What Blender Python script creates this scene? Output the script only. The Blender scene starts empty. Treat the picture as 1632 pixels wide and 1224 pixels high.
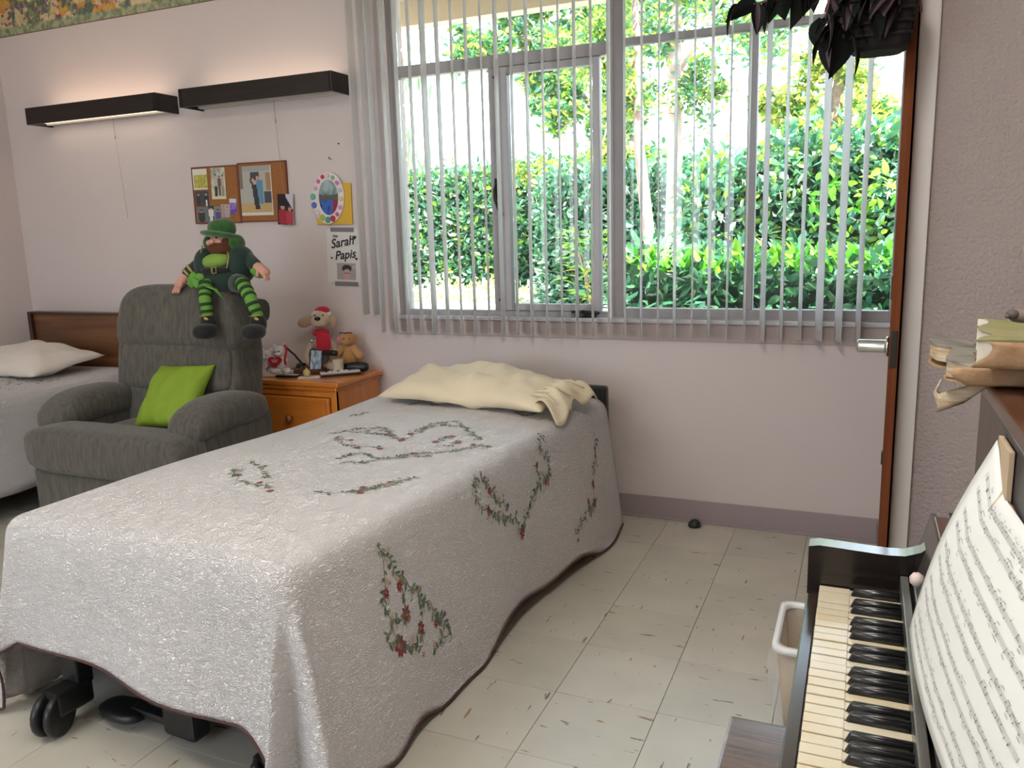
import bpy, bmesh, math, random
import numpy as np
from mathutils import Vector, Matrix, noise, Euler
random.seed(7)
C = bpy.context.scene.collection
S = bpy.context.scene
PI = math.pi
# ---------------------------------------------------------------- camera, light, exposure
def cam_matrix(yaw, pitch, roll, h):
    f = Vector((math.sin(yaw)*math.cos(pitch), math.cos(yaw)*math.cos(pitch), math.sin(pitch)))
    r = Vector((math.cos(yaw), -math.sin(yaw), 0)); u = r.cross(f)
    r2 = r*math.cos(roll)+u*math.sin(roll); u2 = -r*math.sin(roll)+u*math.cos(roll)
    m = Matrix((r2, u2, -f)).transposed().to_4x4(); m.translation = (0, 0, h)
    return m
cd = bpy.data.cameras.new('camera'); cam = bpy.data.objects.new('camera', cd); C.objects.link(cam)
cd.sensor_width = 36; cd.lens = 1295.4/1632*36; cd.clip_start = .02; cd.clip_end = 300
cam.matrix_world = cam_matrix(-.40904, -.18412, -.02784, 1.3433)
S.camera = cam
S.view_settings.view_transform = 'Standard'; S.view_settings.look = 'None'
S.view_settings.exposure = 0.5; S.view_settings.gamma = 1.0; S.view_settings.use_curve_mapping = False
S.cycles.max_bounces = 8; S.cycles.transparent_max_bounces = 24; S.cycles.diffuse_bounces = 5
S.cycles.caustics_reflective = False; S.cycles.caustics_refractive = False
S.cycles.sample_clamp_indirect = 6
w = bpy.data.worlds.new('sky'); S.world = w; w.use_nodes = True
nt = w.node_tree; nt.nodes.clear()
bg = nt.nodes.new('ShaderNodeBackground'); wo = nt.nodes.new('ShaderNodeOutputWorld')
tc = nt.nodes.new('ShaderNodeTexCoord'); sx = nt.nodes.new('ShaderNodeSeparateXYZ'); cr = nt.nodes.new('ShaderNodeValToRGB')
cr.color_ramp.elements[0].position = .0; cr.color_ramp.elements[0].color = (.86, .93, 1, 1)
cr.color_ramp.elements[1].position = .8; cr.color_ramp.elements[1].color = (.52, .70, 1, 1)
nt.links.new(tc.outputs['Generated'], sx.inputs[0]); nt.links.new(sx.outputs['Z'], cr.inputs[0])
nt.links.new(cr.outputs[0], bg.inputs[0]); nt.links.new(bg.outputs[0], wo.inputs[0])
bg.inputs[1].default_value = 4.8
sd = bpy.data.lights.new('sun', 'SUN'); sun = bpy.data.objects.new('sun', sd); C.objects.link(sun)
sd.energy = 24.0; sd.angle = .009; sd.color = (1, .93, .78)
sun.rotation_euler = Vector((-.35, .28, -.9)).to_track_quat('-Z', 'Y').to_euler()
def area(name, loc, rot, sx_, sy_, energy, color, portal=False):
    a = bpy.data.lights.new(name, 'AREA'); o = bpy.data.objects.new(name, a); C.objects.link(o)
    a.shape = 'RECTANGLE'; a.size = sx_; a.size_y = sy_; a.energy = energy; a.color = color
    o.location = loc; o.rotation_euler = rot
    if portal: a.cycles.is_portal = True
    return o
D = 3.627; CZ = 2.84
area('window_portal', (-1.05, D+.16, 1.75), (PI/2, 0, PI), 2.35, 1.7, 1, (1, 1, 1), True)
area('rear_window_portal', (-2.6, -2.28, 1.55), (PI/2, 0, 0), 2.6, 1.3, 1, (1, 1, 1), True)
# ---------------------------------------------------------------- helpers
MATS = {}
def mat(name, col, rough=.6, metal=0, bump=0, bscale=50, var=0, vscale=8, spec=.5, col2=None, stretch=(1, 1, 1), bdist=.01, coat=0, sheen=0, trans=0, kind='noise', detail=4, coords='Object'):
    if name in MATS: return MATS[name]
    m = bpy.data.materials.new(name); m.use_nodes = True; n = m.node_tree; b = n.nodes['Principled BSDF']
    b.inputs['Base Color'].default_value = (*col, 1); b.inputs['Roughness'].default_value = rough
    b.inputs['Metallic'].default_value = metal; b.inputs['Specular IOR Level'].default_value = spec
    b.inputs['Coat Weight'].default_value = coat; b.inputs['Coat Roughness'].default_value = .15
    b.inputs['Sheen Weight'].default_value = sheen
    t = n.nodes.new('ShaderNodeTexCoord'); mp = n.nodes.new('ShaderNodeMapping'); mp.inputs['Scale'].default_value = stretch
    if coords == 'World':
        g = n.nodes.new('ShaderNodeNewGeometry'); n.links.new(g.outputs['Position'], mp.inputs[0])
    else: n.links.new(t.outputs[coords], mp.inputs[0])
    if var or col2:
        x = n.nodes.new('ShaderNodeTexNoise'); x.inputs['Scale'].default_value = vscale; x.inputs['Detail'].default_value = detail
        n.links.new(mp.outputs[0], x.inputs['Vector'])
        r = n.nodes.new('ShaderNodeValToRGB'); r.color_ramp.elements[0].position = .32; r.color_ramp.elements[1].position = .68
        c2 = col2 if col2 else tuple(max(0, c*(1-var)) for c in col)
        c1 = col if col2 else tuple(min(1, c*(1+var*.5)) for c in col)
        r.color_ramp.elements[0].color = (*c2, 1); r.color_ramp.elements[1].color = (*c1, 1)
        n.links.new(x.outputs['Fac'], r.inputs[0]); n.links.new(r.outputs[0], b.inputs['Base Color'])
    if bump:
        if kind == 'voronoi':
            y = n.nodes.new('ShaderNodeTexVoronoi'); y.feature = 'SMOOTH_F1'; y.inputs['Scale'].default_value = bscale; out = y.outputs['Distance']
        else:
            y = n.nodes.new('ShaderNodeTexNoise'); y.inputs['Scale'].default_value = bscale; y.inputs['Detail'].default_value = 3; out = y.outputs['Fac']
        n.links.new(mp.outputs[0], y.inputs['Vector'])
        q = n.nodes.new('ShaderNodeBump'); q.inputs['Strength'].default_value = bump; q.inputs['Distance'].default_value = bdist
        n.links.new(out, q.inputs['Height']); n.links.new(q.outputs[0], b.inputs['Normal'])
    if trans:
        tr = n.nodes.new('ShaderNodeBsdfTranslucent'); tr.inputs[0].default_value = (*[min(1, c*1.3) for c in col], 1)
        mx = n.nodes.new('ShaderNodeMixShader'); mx.inputs[0].default_value = trans
        n.links.new(b.outputs[0], mx.inputs[1]); n.links.new(tr.outputs[0], mx.inputs[2])
        n.links.new(mx.outputs[0], n.nodes['Material Output'].inputs[0])
        if var or col2: n.links.new(r.outputs[0], tr.inputs[0])
    MATS[name] = m; return m
def wood(name, c1, c2, rough=.4, axis='X', scale=3, coat=.2, spec=.5):
    st = {'X': (.35, 6, 6), 'Y': (6, .35, 6), 'Z': (6, 6, .35)}[axis]
    return mat(name, c1, rough, col2=c2, vscale=scale*2, stretch=st, detail=6, coat=coat, bump=.1, bscale=30, bdist=.003, spec=spec)
def emis(name, col, s):
    m = bpy.data.materials.new(name); m.use_nodes = True; b = m.node_tree.nodes['Principled BSDF']
    b.inputs['Base Color'].default_value = (*col, 1); b.inputs['Emission Color'].default_value = (*col, 1); b.inputs['Emission Strength'].default_value = s
    MATS[name] = m; return m
def attr_mat(name, rough=.35, spec=.4, bump=0):
    m = bpy.data.materials.new(name); m.use_nodes = True; n = m.node_tree; b = n.nodes['Principled BSDF']
    a = n.nodes.new('ShaderNodeAttribute'); a.attribute_name = 'Col'; n.links.new(a.outputs['Color'], b.inputs['Base Color'])
    b.inputs['Roughness'].default_value = rough; b.inputs['Specular IOR Level'].default_value = spec; MATS[name] = m; return m
def glass_mat():
    m = bpy.data.materials.new('window_glass'); m.use_nodes = True; n = m.node_tree; n.nodes.clear()
    o = n.nodes.new('ShaderNodeOutputMaterial'); t = n.nodes.new('ShaderNodeBsdfTransparent'); g = n.nodes.new('ShaderNodeBsdfGlossy')
    g.inputs['Roughness'].default_value = .02; fr = n.nodes.new('ShaderNodeFresnel'); fr.inputs[0].default_value = 1.45
    t.inputs[0].default_value = (.94, .97, .96, 1)
    x = n.nodes.new('ShaderNodeMixShader'); n.links.new(fr.outputs[0], x.inputs[0]); n.links.new(t.outputs[0], x.inputs[1]); n.links.new(g.outputs[0], x.inputs[2])
    n.links.new(x.outputs[0], o.inputs[0]); MATS['window_glass'] = m; return m
def film_mat(name, col, fac):
    m = bpy.data.materials.new(name); m.use_nodes = True; n = m.node_tree; b = n.nodes['Principled BSDF']
    b.inputs['Base Color'].default_value = (*col, 1); b.inputs['Roughness'].default_value = .15
    t = n.nodes.new('ShaderNodeBsdfTransparent'); x = n.nodes.new('ShaderNodeMixShader'); x.inputs[0].default_value = fac
    n.links.new(t.outputs[0], x.inputs[1]); n.links.new(b.outputs[0], x.inputs[2]); n.links.new(x.outputs[0], n.nodes['Material Output'].inputs[0])
    return m
def empty(name, loc=(0, 0, 0), rz=0, label=None, cat=None, group=None, kind=None, rot=None, scale=None):
    o = bpy.data.objects.new(name, None); C.objects.link(o); o.location = loc
    o.rotation_euler = rot if rot else (0, 0, rz)
    if scale: o.scale = scale
    o.empty_display_size = .05
    return tag(o, label, cat, group, kind)
def tag(o, label=None, cat=None, group=None, kind=None):
    if label: o['label'] = label
    if cat: o['category'] = cat
    if group: o['group'] = group
    if kind: o['kind'] = kind
    return o
def link(name, me, m, parent=None, smooth=False):
    o = bpy.data.objects.new(name, me); C.objects.link(o)
    if m is not None:
        for x in (m if isinstance(m, (list, tuple)) else [m]): me.materials.append(x)
    if smooth: me.shade_smooth()
    if parent: o.parent = parent
    return o
def obj(name, bm, m, parent=None, smooth=False, loc=None, rot=None, auto=False):
    me = bpy.data.meshes.new(name); bm.to_mesh(me); bm.free()
    o = link(name, me, m, parent, smooth)
    if auto:
        try: me.set_sharp_from_angle(angle=.7)
        except Exception: pass
    if loc: o.location = loc
    if rot: o.rotation_euler = rot
    return o
def raw(name, v, f, m, parent=None, smooth=False):
    me = bpy.data.meshes.new(name); me.from_pydata([tuple(a) for a in v], [], f); me.update()
    return link(name, me, m, parent, smooth)
def BM(): return bmesh.new()
def bx(bm, x0, x1, y0, y1, z0, z1, bev=0, mi=0, seg=2, M=None):
    r = bmesh.ops.create_cube(bm, size=1)
    v = r['verts']
    bmesh.ops.scale(bm, vec=(x1-x0, y1-y0, z1-z0), verts=v); bmesh.ops.translate(bm, vec=((x0+x1)/2, (y0+y1)/2, (z0+z1)/2), verts=v)
    fs = list({f for a in v for f in a.link_faces})
    if bev:
        es = list({e for a in v for e in a.link_edges})
        q = bmesh.ops.bevel(bm, geom=es+v, offset=bev, segments=seg, affect='EDGES', profile=.6)
        fs = q['faces']; v = list({a for f in q['faces'] for a in f.verts})
        vs = set(v); stack = list(v)
        while stack:
            a = stack.pop()
            for e in a.link_edges:
                b_ = e.other_vert(a)
                if b_ not in vs: vs.add(b_); stack.append(b_)
        v = list(vs); fs = list({f for a in v for f in a.link_faces})
    for f in fs: f.material_index = mi
    if M is not None: bmesh.ops.transform(bm, matrix=M, verts=v)
    return v
def box(name, x0, x1, y0, y1, z0, z1, m, parent=None, bev=0, seg=2):
    b = BM(); bx(b, x0, x1, y0, y1, z0, z1, bev, seg=seg); return obj(name, b, m, parent)
def sgnpow(a, e): return math.copysign(abs(a)**e, a)
def sup(bm, c, r, e1=1.0, e2=1.0, M=None, nu=20, nv=12, mi=0, fn=None):
    """superellipsoid: e=1 round, .3 boxy"""
    rows = []
    for j in range(nv+1):
        ph = -PI/2+PI*j/nv
        row = []
        for i in range(nu if 0 < j < nv else 1):
            th = 2*PI*i/nu
            p = Vector((r[0]*sgnpow(math.cos(ph), e1)*sgnpow(math.cos(th), e2), r[1]*sgnpow(math.cos(ph), e1)*sgnpow(math.sin(th), e2), r[2]*sgnpow(math.sin(ph), e1)))
            if fn: p = fn(p)
            if M is not None: p = M @ p
            row.append(bm.verts.new(p+Vector(c)))
        rows.append(row)
    for j in range(nv):
        a, b = rows[j], rows[j+1]
        for i in range(nu):
            k = (i+1) % nu
            if len(a) == 1: f = bm.faces.new((a[0], b[k], b[i]))
            elif len(b) == 1: f = bm.faces.new((a[i], a[k], b[0]))
            else: f = bm.faces.new((a[i], a[k], b[k], b[i]))
            f.material_index = mi; f.smooth = True
def tube(bm, pts, rad, n=8, cap=True, mi=0, flat=1.0):
    pts = [Vector(p) for p in pts]
    if not isinstance(rad, (list, tuple)): rad = [rad]*len(pts)
    up = None; rings = []
    for i, p in enumerate(pts):
        t = (pts[min(i+1, len(pts)-1)]-pts[max(i-1, 0)]).normalized()
        if up is None:
            up = Vector((0, 0, 1)) if abs(t.z) < .9 else Vector((1, 0, 0))
        a = t.cross(up)
        if a.length < 1e-6: a = t.cross(Vector((1, 0, 0)))
        a.normalize(); b = a.cross(t).normalized(); up = b
        rings.append([bm.verts.new(p+(a*math.cos(2*PI*k/n)+b*math.sin(2*PI*k/n)*flat)*rad[i]) for k in range(n)])
    for r0, r1 in zip(rings, rings[1:]):
        for k in range(n):
            f = bm.faces.new((r0[k], r0[(k+1) % n], r1[(k+1) % n], r1[k])); f.smooth = True; f.material_index = mi
    if cap:
        for r_ in (rings[0][::-1], rings[-1]):
            f = bm.faces.new(r_); f.material_index = mi
def rtube(bm, pts, rad, n=10, mi=0):
    """tube with rounded ends"""
    pts = [Vector(p) for p in pts]
    if not isinstance(rad, (list, tuple)): rad = [rad]*len(pts)
    d0 = (pts[0]-pts[1]).normalized(); d1 = (pts[-1]-pts[-2]).normalized()
    P = [pts[0]+d0*rad[0]*s for s in (.98, .8, .45)]+pts+[pts[-1]+d1*rad[-1]*s for s in (.45, .8, .98)]
    R_ = [rad[0]*s for s in (.2, .6, .9)]+list(rad)+[rad[-1]*s for s in (.9, .6, .2)]
    tube(bm, P, R_, n, True, mi)
def lathe(bm, prof, n=20, c=(0, 0, 0), mi=0, M=None):
    rings = []
    for r, z in prof:
        ring = []
        for k in range(n):
            p = Vector((r*math.cos(2*PI*k/n), r*math.sin(2*PI*k/n), z))
            if M is not None: p = M @ p
            ring.append(bm.verts.new(p+Vector(c)))
        rings.append(ring)
    for a, b in zip(rings, rings[1:]):
        for k in range(n):
            f = bm.faces.new((a[k], a[(k+1) % n], b[(k+1) % n], b[k])); f.smooth = True; f.material_index = mi
    for r_ in (rings[0][::-1], rings[-1]):
        f = bm.faces.new(r_); f.material_index = mi
def prism(bm, poly, z0, z1, mi=0, M=None):
    a = [Vector((x, y, z0)) for x, y in poly]; b = [Vector((x, y, z1)) for x, y in poly]
    if M is not None: a = [M @ p for p in a]; b = [M @ p for p in b]
    a = [bm.verts.new(p) for p in a]; b = [bm.verts.new(p) for p in b]; n = len(a)
    bm.faces.new(a[::-1]).material_index = mi; bm.faces.new(b).material_index = mi
    for k in range(n): bm.faces.new((a[k], a[(k+1) % n], b[(k+1) % n], b[k])).material_index = mi
def grid(nu, nv, fn, name, m, parent=None, smooth=True, thick=0):
    v = [fn(i/nu, j/nv) for j in range(nv+1) for i in range(nu+1)]
    f = [(j*(nu+1)+i, j*(nu+1)+i+1, (j+1)*(nu+1)+i+1, (j+1)*(nu+1)+i) for j in range(nv) for i in range(nu)]
    o = raw(name, v, f, m, parent, smooth)
    if thick:
        s = o.modifiers.new('thickness', 'SOLIDIFY'); s.thickness = thick; s.offset = 0
    return o
def color_faces(me, cols):
    a = me.attributes.new('Col', 'FLOAT_COLOR', 'FACE')
    a.data.foreach_set('color', np.array([c for col in cols for c in (*col, 1.0)], dtype=np.float32))
def card(name, w_, h_, paint, loc, rot=(0, 0, 0), parent=None, n=26, thick=.0015, border=None):
    """flat print: local x right, z up, faces -Y. paint(u,v)->rgb"""
    ny = max(6, int(n*h_/w_)); v = []; f = []; cols = []
    for j in range(ny+1):
        for i in range(n+1): v.append((w_*(i/n-.5), 0, h_*(j/ny-.5)))
    for j in range(ny):
        for i in range(n):
            k = j*(n+1)+i; f.append((k, k+1, k+n+2, k+n+1)); u, t = (i+.5)/n, (j+.5)/ny
            cols.append(paint(u, t))
    o_ = len(v)
    for a, b in ((-1, -1), (1, -1), (1, 1), (-1, 1)): v.append((a*w_/2, thick, b*h_/2))
    c0, c1, c2, c3 = 0, n, (ny+1)*(n+1)-1, ny*(n+1)
    for fc in ((o_+3, o_+2, o_+1, o_), (c0, o_, o_+1, c1), (c1, o_+1, o_+2, c2), (c2, o_+2, o_+3, c3), (c3, o_+3, o_, c0)):
        f.append(fc); cols.append(border or (.85, .83, .8))
    o = raw(name, v, f, PRINT, parent); color_faces(o.data, cols)
    o.location = loc; o.rotation_euler = rot
    return o
def mixc(a, b, t): return tuple(x*(1-t)+y*t for x, y in zip(a, b))
PRINT = attr_mat('printed_paper'); glass_mat()
def copy_tree(o, parent=None):
    c = o.copy(); C.objects.link(c); c.parent = parent
    for ch in list(o.children): copy_tree(ch, c)
    return c
WALL = mat('wall_paint', (.70, .63, .615), .85, bump=.25, bscale=180, var=.03, vscale=1.5, bdist=.0015, spec=.2)
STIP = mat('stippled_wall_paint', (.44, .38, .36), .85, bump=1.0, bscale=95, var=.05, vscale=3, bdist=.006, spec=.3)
CEIL = mat('ceiling_paint', (.82, .80, .76), .9)
WHITE = mat('white_enamel', (.82, .82, .80), .3, spec=.5)
FRAME = mat('window_frame_paint', (.43, .40, .41), .45, var=.06, vscale=9)
SLAT = mat('vinyl_slat', (.92, .92, .92), .4, trans=.6)
BLACK = mat('black_plastic', (.012, .012, .013), .35)
DARKMET = mat('dark_metal', (.02, .022, .024), .45, metal=.4)
CHROME = mat('chrome', (.7, .7, .7), .15, metal=1)
BRASS = mat('brass', (.65, .45, .15), .3, metal=1)
STEEL = mat('bronze_hardware', (.05, .045, .035), .4, metal=.6)
# ---------------------------------------------------------------- the room
def structure(name, bm, m, parent=None, smooth=False):
    o = obj(name, bm, m, parent, smooth); o['kind'] = 'structure'; return o
XL, XR, YF, YB = -4.95, .56, -2.2, 2.75
fl = BM(); bx(fl, XL-.1, XR+.1, YF-.1, D+.1, -.12, -.003)
floor = structure('floor', fl, mat('floor_grout', (.10, .095, .085), .8))
def tile_mat(name, st, base, seed):
    m = mat(name, base, .32, spec=.45, bump=.03, bscale=20, bdist=.002, coords='World'); n = m.node_tree; b = n.nodes['Principled BSDF']
    g = n.nodes.new('ShaderNodeNewGeometry'); mp = n.nodes.new('ShaderNodeMapping'); mp.inputs['Scale'].default_value = st; mp.inputs['Location'].default_value = (seed, seed*2, 0)
    n.links.new(g.outputs['Position'], mp.inputs[0])
    x = n.nodes.new('ShaderNodeTexNoise'); x.inputs['Scale'].default_value = 11; x.inputs['Detail'].default_value = 3; n.links.new(mp.outputs[0], x.inputs['Vector'])
    r = n.nodes.new('ShaderNodeValToRGB'); e = r.color_ramp.elements
    e[0].position = .665; e[0].color = (0, 0, 0, 1); e[1].position = .69; e[1].color = (1, 1, 1, 1); n.links.new(x.outputs['Fac'], r.inputs[0])
    y = n.nodes.new('ShaderNodeTexNoise'); y.inputs['Scale'].default_value = 5; y.inputs['Detail'].default_value = 5; n.links.new(g.outputs['Position'], y.inputs['Vector'])
    r2 = n.nodes.new('ShaderNodeValToRGB'); e = r2.color_ramp.elements
    e[0].position = .35; e[0].color = (*[c*.90 for c in base], 1); e[1].position = .65; e[1].color = (*base, 1); n.links.new(y.outputs['Fac'], r2.inputs[0])
    z = n.nodes.new('ShaderNodeTexNoise'); z.inputs['Scale'].default_value = 3; n.links.new(g.outputs['Position'], z.inputs['Vector'])
    r3 = n.nodes.new('ShaderNodeValToRGB'); e = r3.color_ramp.elements; e[0].position = .45; e[0].color = (.34, .20, .09, 1); e[1].position = .55; e[1].color = (.16, .17, .11, 1)
    n.links.new(z.outputs['Fac'], r3.inputs[0])
    mx = n.nodes.new('ShaderNodeMixRGB'); n.links.new(r.outputs[0], mx.inputs[0]); n.links.new(r2.outputs[0], mx.inputs[1]); n.links.new(r3.outputs[0], mx.inputs[2])
    n.links.new(mx.outputs[0], b.inputs['Base Color']); return m
base = (.56, .535, .45)
TA = tile_mat('vinyl_tile_across', (1, 4.5, 1), base, 3); TB = tile_mat('vinyl_tile_along', (4.5, 1, 1), (.585, .555, .47), 8)
TS = .3048; tms = []
for m in (TA, TB):
    b = BM(); bx(b, .0007, TS-.0007, .0007, TS-.0007, -.0025, 0, .0005, seg=1)
    me = bpy.data.meshes.new('tile'); b.to_mesh(me); b.free(); me.materials.append(m); tms.append(me)
ox, oy = -.7818, 2.979
for i in range(-14, 5):
    for j in range(-7, 3):
        x, y = ox+i*TS, oy+j*TS
        if x > XR or y > D or y < .8 or x+TS < XL: continue
        o = bpy.data.objects.new('tile', tms[(i+j) % 2]); C.objects.link(o); o.location = (x, y, .0); o.parent = floor
b = BM(); bx(b, XL, XR, YF, .845, -.003, 0)
obj('worn_tile_field', b, TA, floor)['kind'] = 'stuff'
# back wall with the window opening
WX0, WX1, WZ0, WZ1 = -2.19, .150, .94, 2.60
b = BM()
bx(b, XL-.1, WX0, D, D+.1, 0, CZ); bx(b, WX1, XR+.1, D, D+.1, 0, CZ)
bx(b, WX0, WX1, D, D+.1, 0, WZ0-.015); bx(b, WX0, WX1, D, D+.1, WZ1, CZ)
wb = structure('wall_back', b, WALL)
b = BM()  # outer stucco skin of the same wall, seen as the reveal beyond the frame
bx(b, WX0-.9, WX0-.03, D+.1, D+.19, 0, CZ); bx(b, WX1+.03, WX1+1.2, D+.1, D+.19, 0, CZ); bx(b, WX0-.03, WX1+.03, D+.1, D+.19, 0, WZ0-.03)
bx(b, WX0-.03, WX1+.03, D+.1, D+.19, WZ1, CZ)
structure('wall_outer', b, mat('pinkish_brick_paint', (.50, .40, .37), .85, bump=.4, bscale=40, var=.15, vscale=20))
b = BM()
for k in range(19): bx(b, WX0-.55, WX0-.026, D+.098, D+.200, .12+k*.135, .12+k*.135+.122, .004)
ob = structure('trim_1', b, mat('pink_brick', (.56, .44, .40), .85, bump=.3, bscale=60, var=.12, vscale=14))
b = BM(); bx(b, XL-.1, XL, YF-.1, D, 0, CZ); structure('wall_left', b, WALL)
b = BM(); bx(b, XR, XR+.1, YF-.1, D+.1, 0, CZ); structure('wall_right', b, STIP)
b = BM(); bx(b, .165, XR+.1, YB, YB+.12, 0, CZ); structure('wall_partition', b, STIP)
b = BM()
bx(b, XL, -3.9, YF-.1, YF, 0, CZ); bx(b, -1.3, XR, YF-.1, YF, 0, CZ); bx(b, -3.9, -1.3, YF-.1, YF, 0, .9); bx(b, -3.9, -1.3, YF-.1, YF, 2.2, CZ)
structure('wall_front', b, WALL)
b = BM(); bx(b, XL-.1, XR+.1, YF-.1, D+.1, CZ, CZ+.1); structure('ceiling', b, CEIL)
b = BM(); bx(b, XL, .105, D-.012, D, .0, .105, .003); bx(b, XL, .105, D-.022, D-.010, 0, .012, .003)
structure('baseboard_back', b, mat('mauve_cove_base', (.36, .30, .31), .5))
b = BM(); bx(b, XL, XL+.012, YF, D, 0, .105, .003); structure('baseboard_left', b, MATS['mauve_cove_base'])
# metal door frame wrapped round the partition's end
b = BM()
bx(b, .114, .168, YB-.025, YB+.13, 0, CZ-.2, .006); bx(b, .142, .168, YB+.10, D, 2.06, 2.14, .003); bx(b, .142, .168, D-.05, D-.001, 0, 2.06, .003)
structure('trim_2', b, mat('glossy_frame_paint', (.86, .85, .84), .22, coat=.4))
# door leaf standing just proud of its frame, edge towards the room
dr = empty('door_1', (.079, YB-.13, 0), -.033, kind='structure')
DM = Matrix.Translation((-.079, -(YB-.13), 0))
b = BM(); bx(b, .079, .105, YB-.13, D-.045, .012, 2.03, .002, M=DM); obj('door_leaf', b, wood('door_edge_wood', (.20, .065, .026), (.13, .036, .014), .8, 'Z', coat=0, spec=.1), dr)
b = BM()
M = DM @ Matrix.Translation((.079, YB-.075, .975)) @ Matrix.Rotation(-PI/2, 4, 'Y')
lathe(b, [(.030, 0), (.030, .008), (.022, .010), (.020, .014), (.020, .084), (.017, .088)], 20, M=M)
obj('door_knob', b, CHROME, dr)
b = BM(); bx(b, .083, .101, YB-.134, YB-.129, .92, 1.03, .001, M=DM); obj('latch_plate', b, STEEL, dr)
b = BM(); bx(b, .076, .082, YB-.128, YB-.085, 1.12, 1.19, .001, M=DM); bx(b, .075, .08, YB-.128, YB-.1, .62, .66, .001, M=DM); obj('lock_plate', b, STEEL, dr)
# window head, sill, apron
b = BM(); bx(b, WX0-.01, WX1+.02, D-.018, D+.10, .922, .942, .005); structure('trim_3', b, mat('sill_paint', (.62, .62, .64), .35))
b = BM(); bx(b, WX0-.04, WX1+.02, D-.008, D+.002, .845, .922, .002); structure('trim_4', b, mat('shaded_apron_paint', (.50, .435, .42), .8))  # apron tinted darker than the wall to stand for shade under the sill
FY0, FY1 = D+.035, D+.085
def frame_rect(bm, x0, x1, z0, z1, w_, y0=FY0, y1=FY1, wt=None):
    wt = wt or w_
    bx(bm, x0, x0+w_, y0, y1, z0, z1, .003); bx(bm, x1-w_, x1, y0, y1, z0, z1, .003)
    bx(bm, x0+w_, x1-w_, y0, y1, z0, z0+w_, .003); bx(bm, x0+w_, x1-w_, y0, y1, z1-wt, z1, .003)
GL = MATS['window_glass']
w1 = empty('window_1', kind='structure')
b = BM(); frame_rect(b, WX0, -1.06, WZ0, WZ1, .028); obj('window_frame', b, FRAME, w1)
b = BM(); bx(b, WX0+.028, -1.088, FY0-.004, FY1, 2.105, 2.16, .003); obj('transom_bar', b, FRAME, w1)
b = BM(); bx(b, -1.665, -1.60, FY0-.006, FY1, WZ0+.028, 2.105, .003); obj('mullion', b, FRAME, w1)
b = BM(); frame_rect(b, -1.600, -1.12, WZ0+.03, 2.10, .032, FY0-.012, FY0+.03); cs = obj('casement_sash', b, mat('sash_paint', (.46, .44, .46), .4), w1)
for n_, r_ in (('pane', (-2.162, -1.665, .968, 2.105)), ('pane', (-1.568, -1.152, 1.00, 2.07)), ('pane', (-2.162, -1.088, 2.16, 2.572))):
    b = BM(); bx(b, r_[0], r_[1], FY0+.018, FY0+.022, r_[2], r_[3]); obj(n_, b, GL, w1)
b = BM(); tube(b, [(-1.632, FY0-.012, 1.575), (-1.637, FY0-.03, 1.545), (-1.635, FY0-.032, 1.50), (-1.618, FY0-.03, 1.45), (-1.600, FY0-.03, 1.425)], [.009, .008, .007, .007, .006], 8)
bx(b, -1.645, -1.620, FY0-.012, FY0-.004, 1.50, 1.60, .002); obj('sash_handle', b, STEEL, w1)
b = BM(); bx(b, -1.24, -1.14, FY0-.035, FY0-.010, .944, .962, .004); rtube(b, [(-1.20, FY0-.04, .972), (-1.16, FY0-.055, .97), (-1.12, FY0-.05, .966)], .007)
bx(b, -1.26, -1.20, FY0-.03, FY0-.015, .962, .972, .002); obj('crank_operator', b, BLACK, w1)
b = BM(); [lathe(b, [(.006, 0), (.006, .004)], 8, M=Matrix.Translation((x, FY0-.005, z)) @ Matrix.Rotation(PI/2, 4, 'X')) for x, z in ((-1.635, 1.02), (-1.10, 1.06), (-1.10, 1.95), (-1.635, 2.06))]
obj('screw', b, STEEL, w1)
w2 = empty('window_2', kind='structure')
b = BM(); frame_rect(b, -1.06, WX1, WZ0, WZ1, .045); obj('window_frame', b, FRAME, w2)
b = BM(); bx(b, -1.015, WX1-.045, FY0-.002, FY1, 2.135, 2.165, .003); obj('transom_bar', b, FRAME, w2)
b = BM(); bx(b, -.478, -.440, FY0-.004, FY1, WZ0+.045, 2.135, .003); obj('mullion', b, FRAME, w2)
for r_ in ((-1.015, -.478, .985, 2.135), (-.44, WX1-.045, .985, 2.135), (-1.015, WX1-.045, 2.165, 2.555)):
    b = BM(); bx(b, r_[0], r_[1], FY0+.018, FY0+.022, r_[2], r_[3]); obj('pane', b, GL, w2)
# narrow bright jamb between the two windows
b = BM(); bx(b, -1.072, -1.060, D-.002, FY0+.01, WZ0, WZ1, .002); structure('trim_5', b, WHITE)
w3 = empty('window_3', kind='structure')
b = BM(); frame_rect(b, -3.9, -1.3, .9, 2.2, .05, YF-.08, YF-.03); bx(b, -2.63, -2.57, YF-.08, YF-.03, .95, 2.15); obj('window_frame', b, FRAME, w3)
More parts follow.
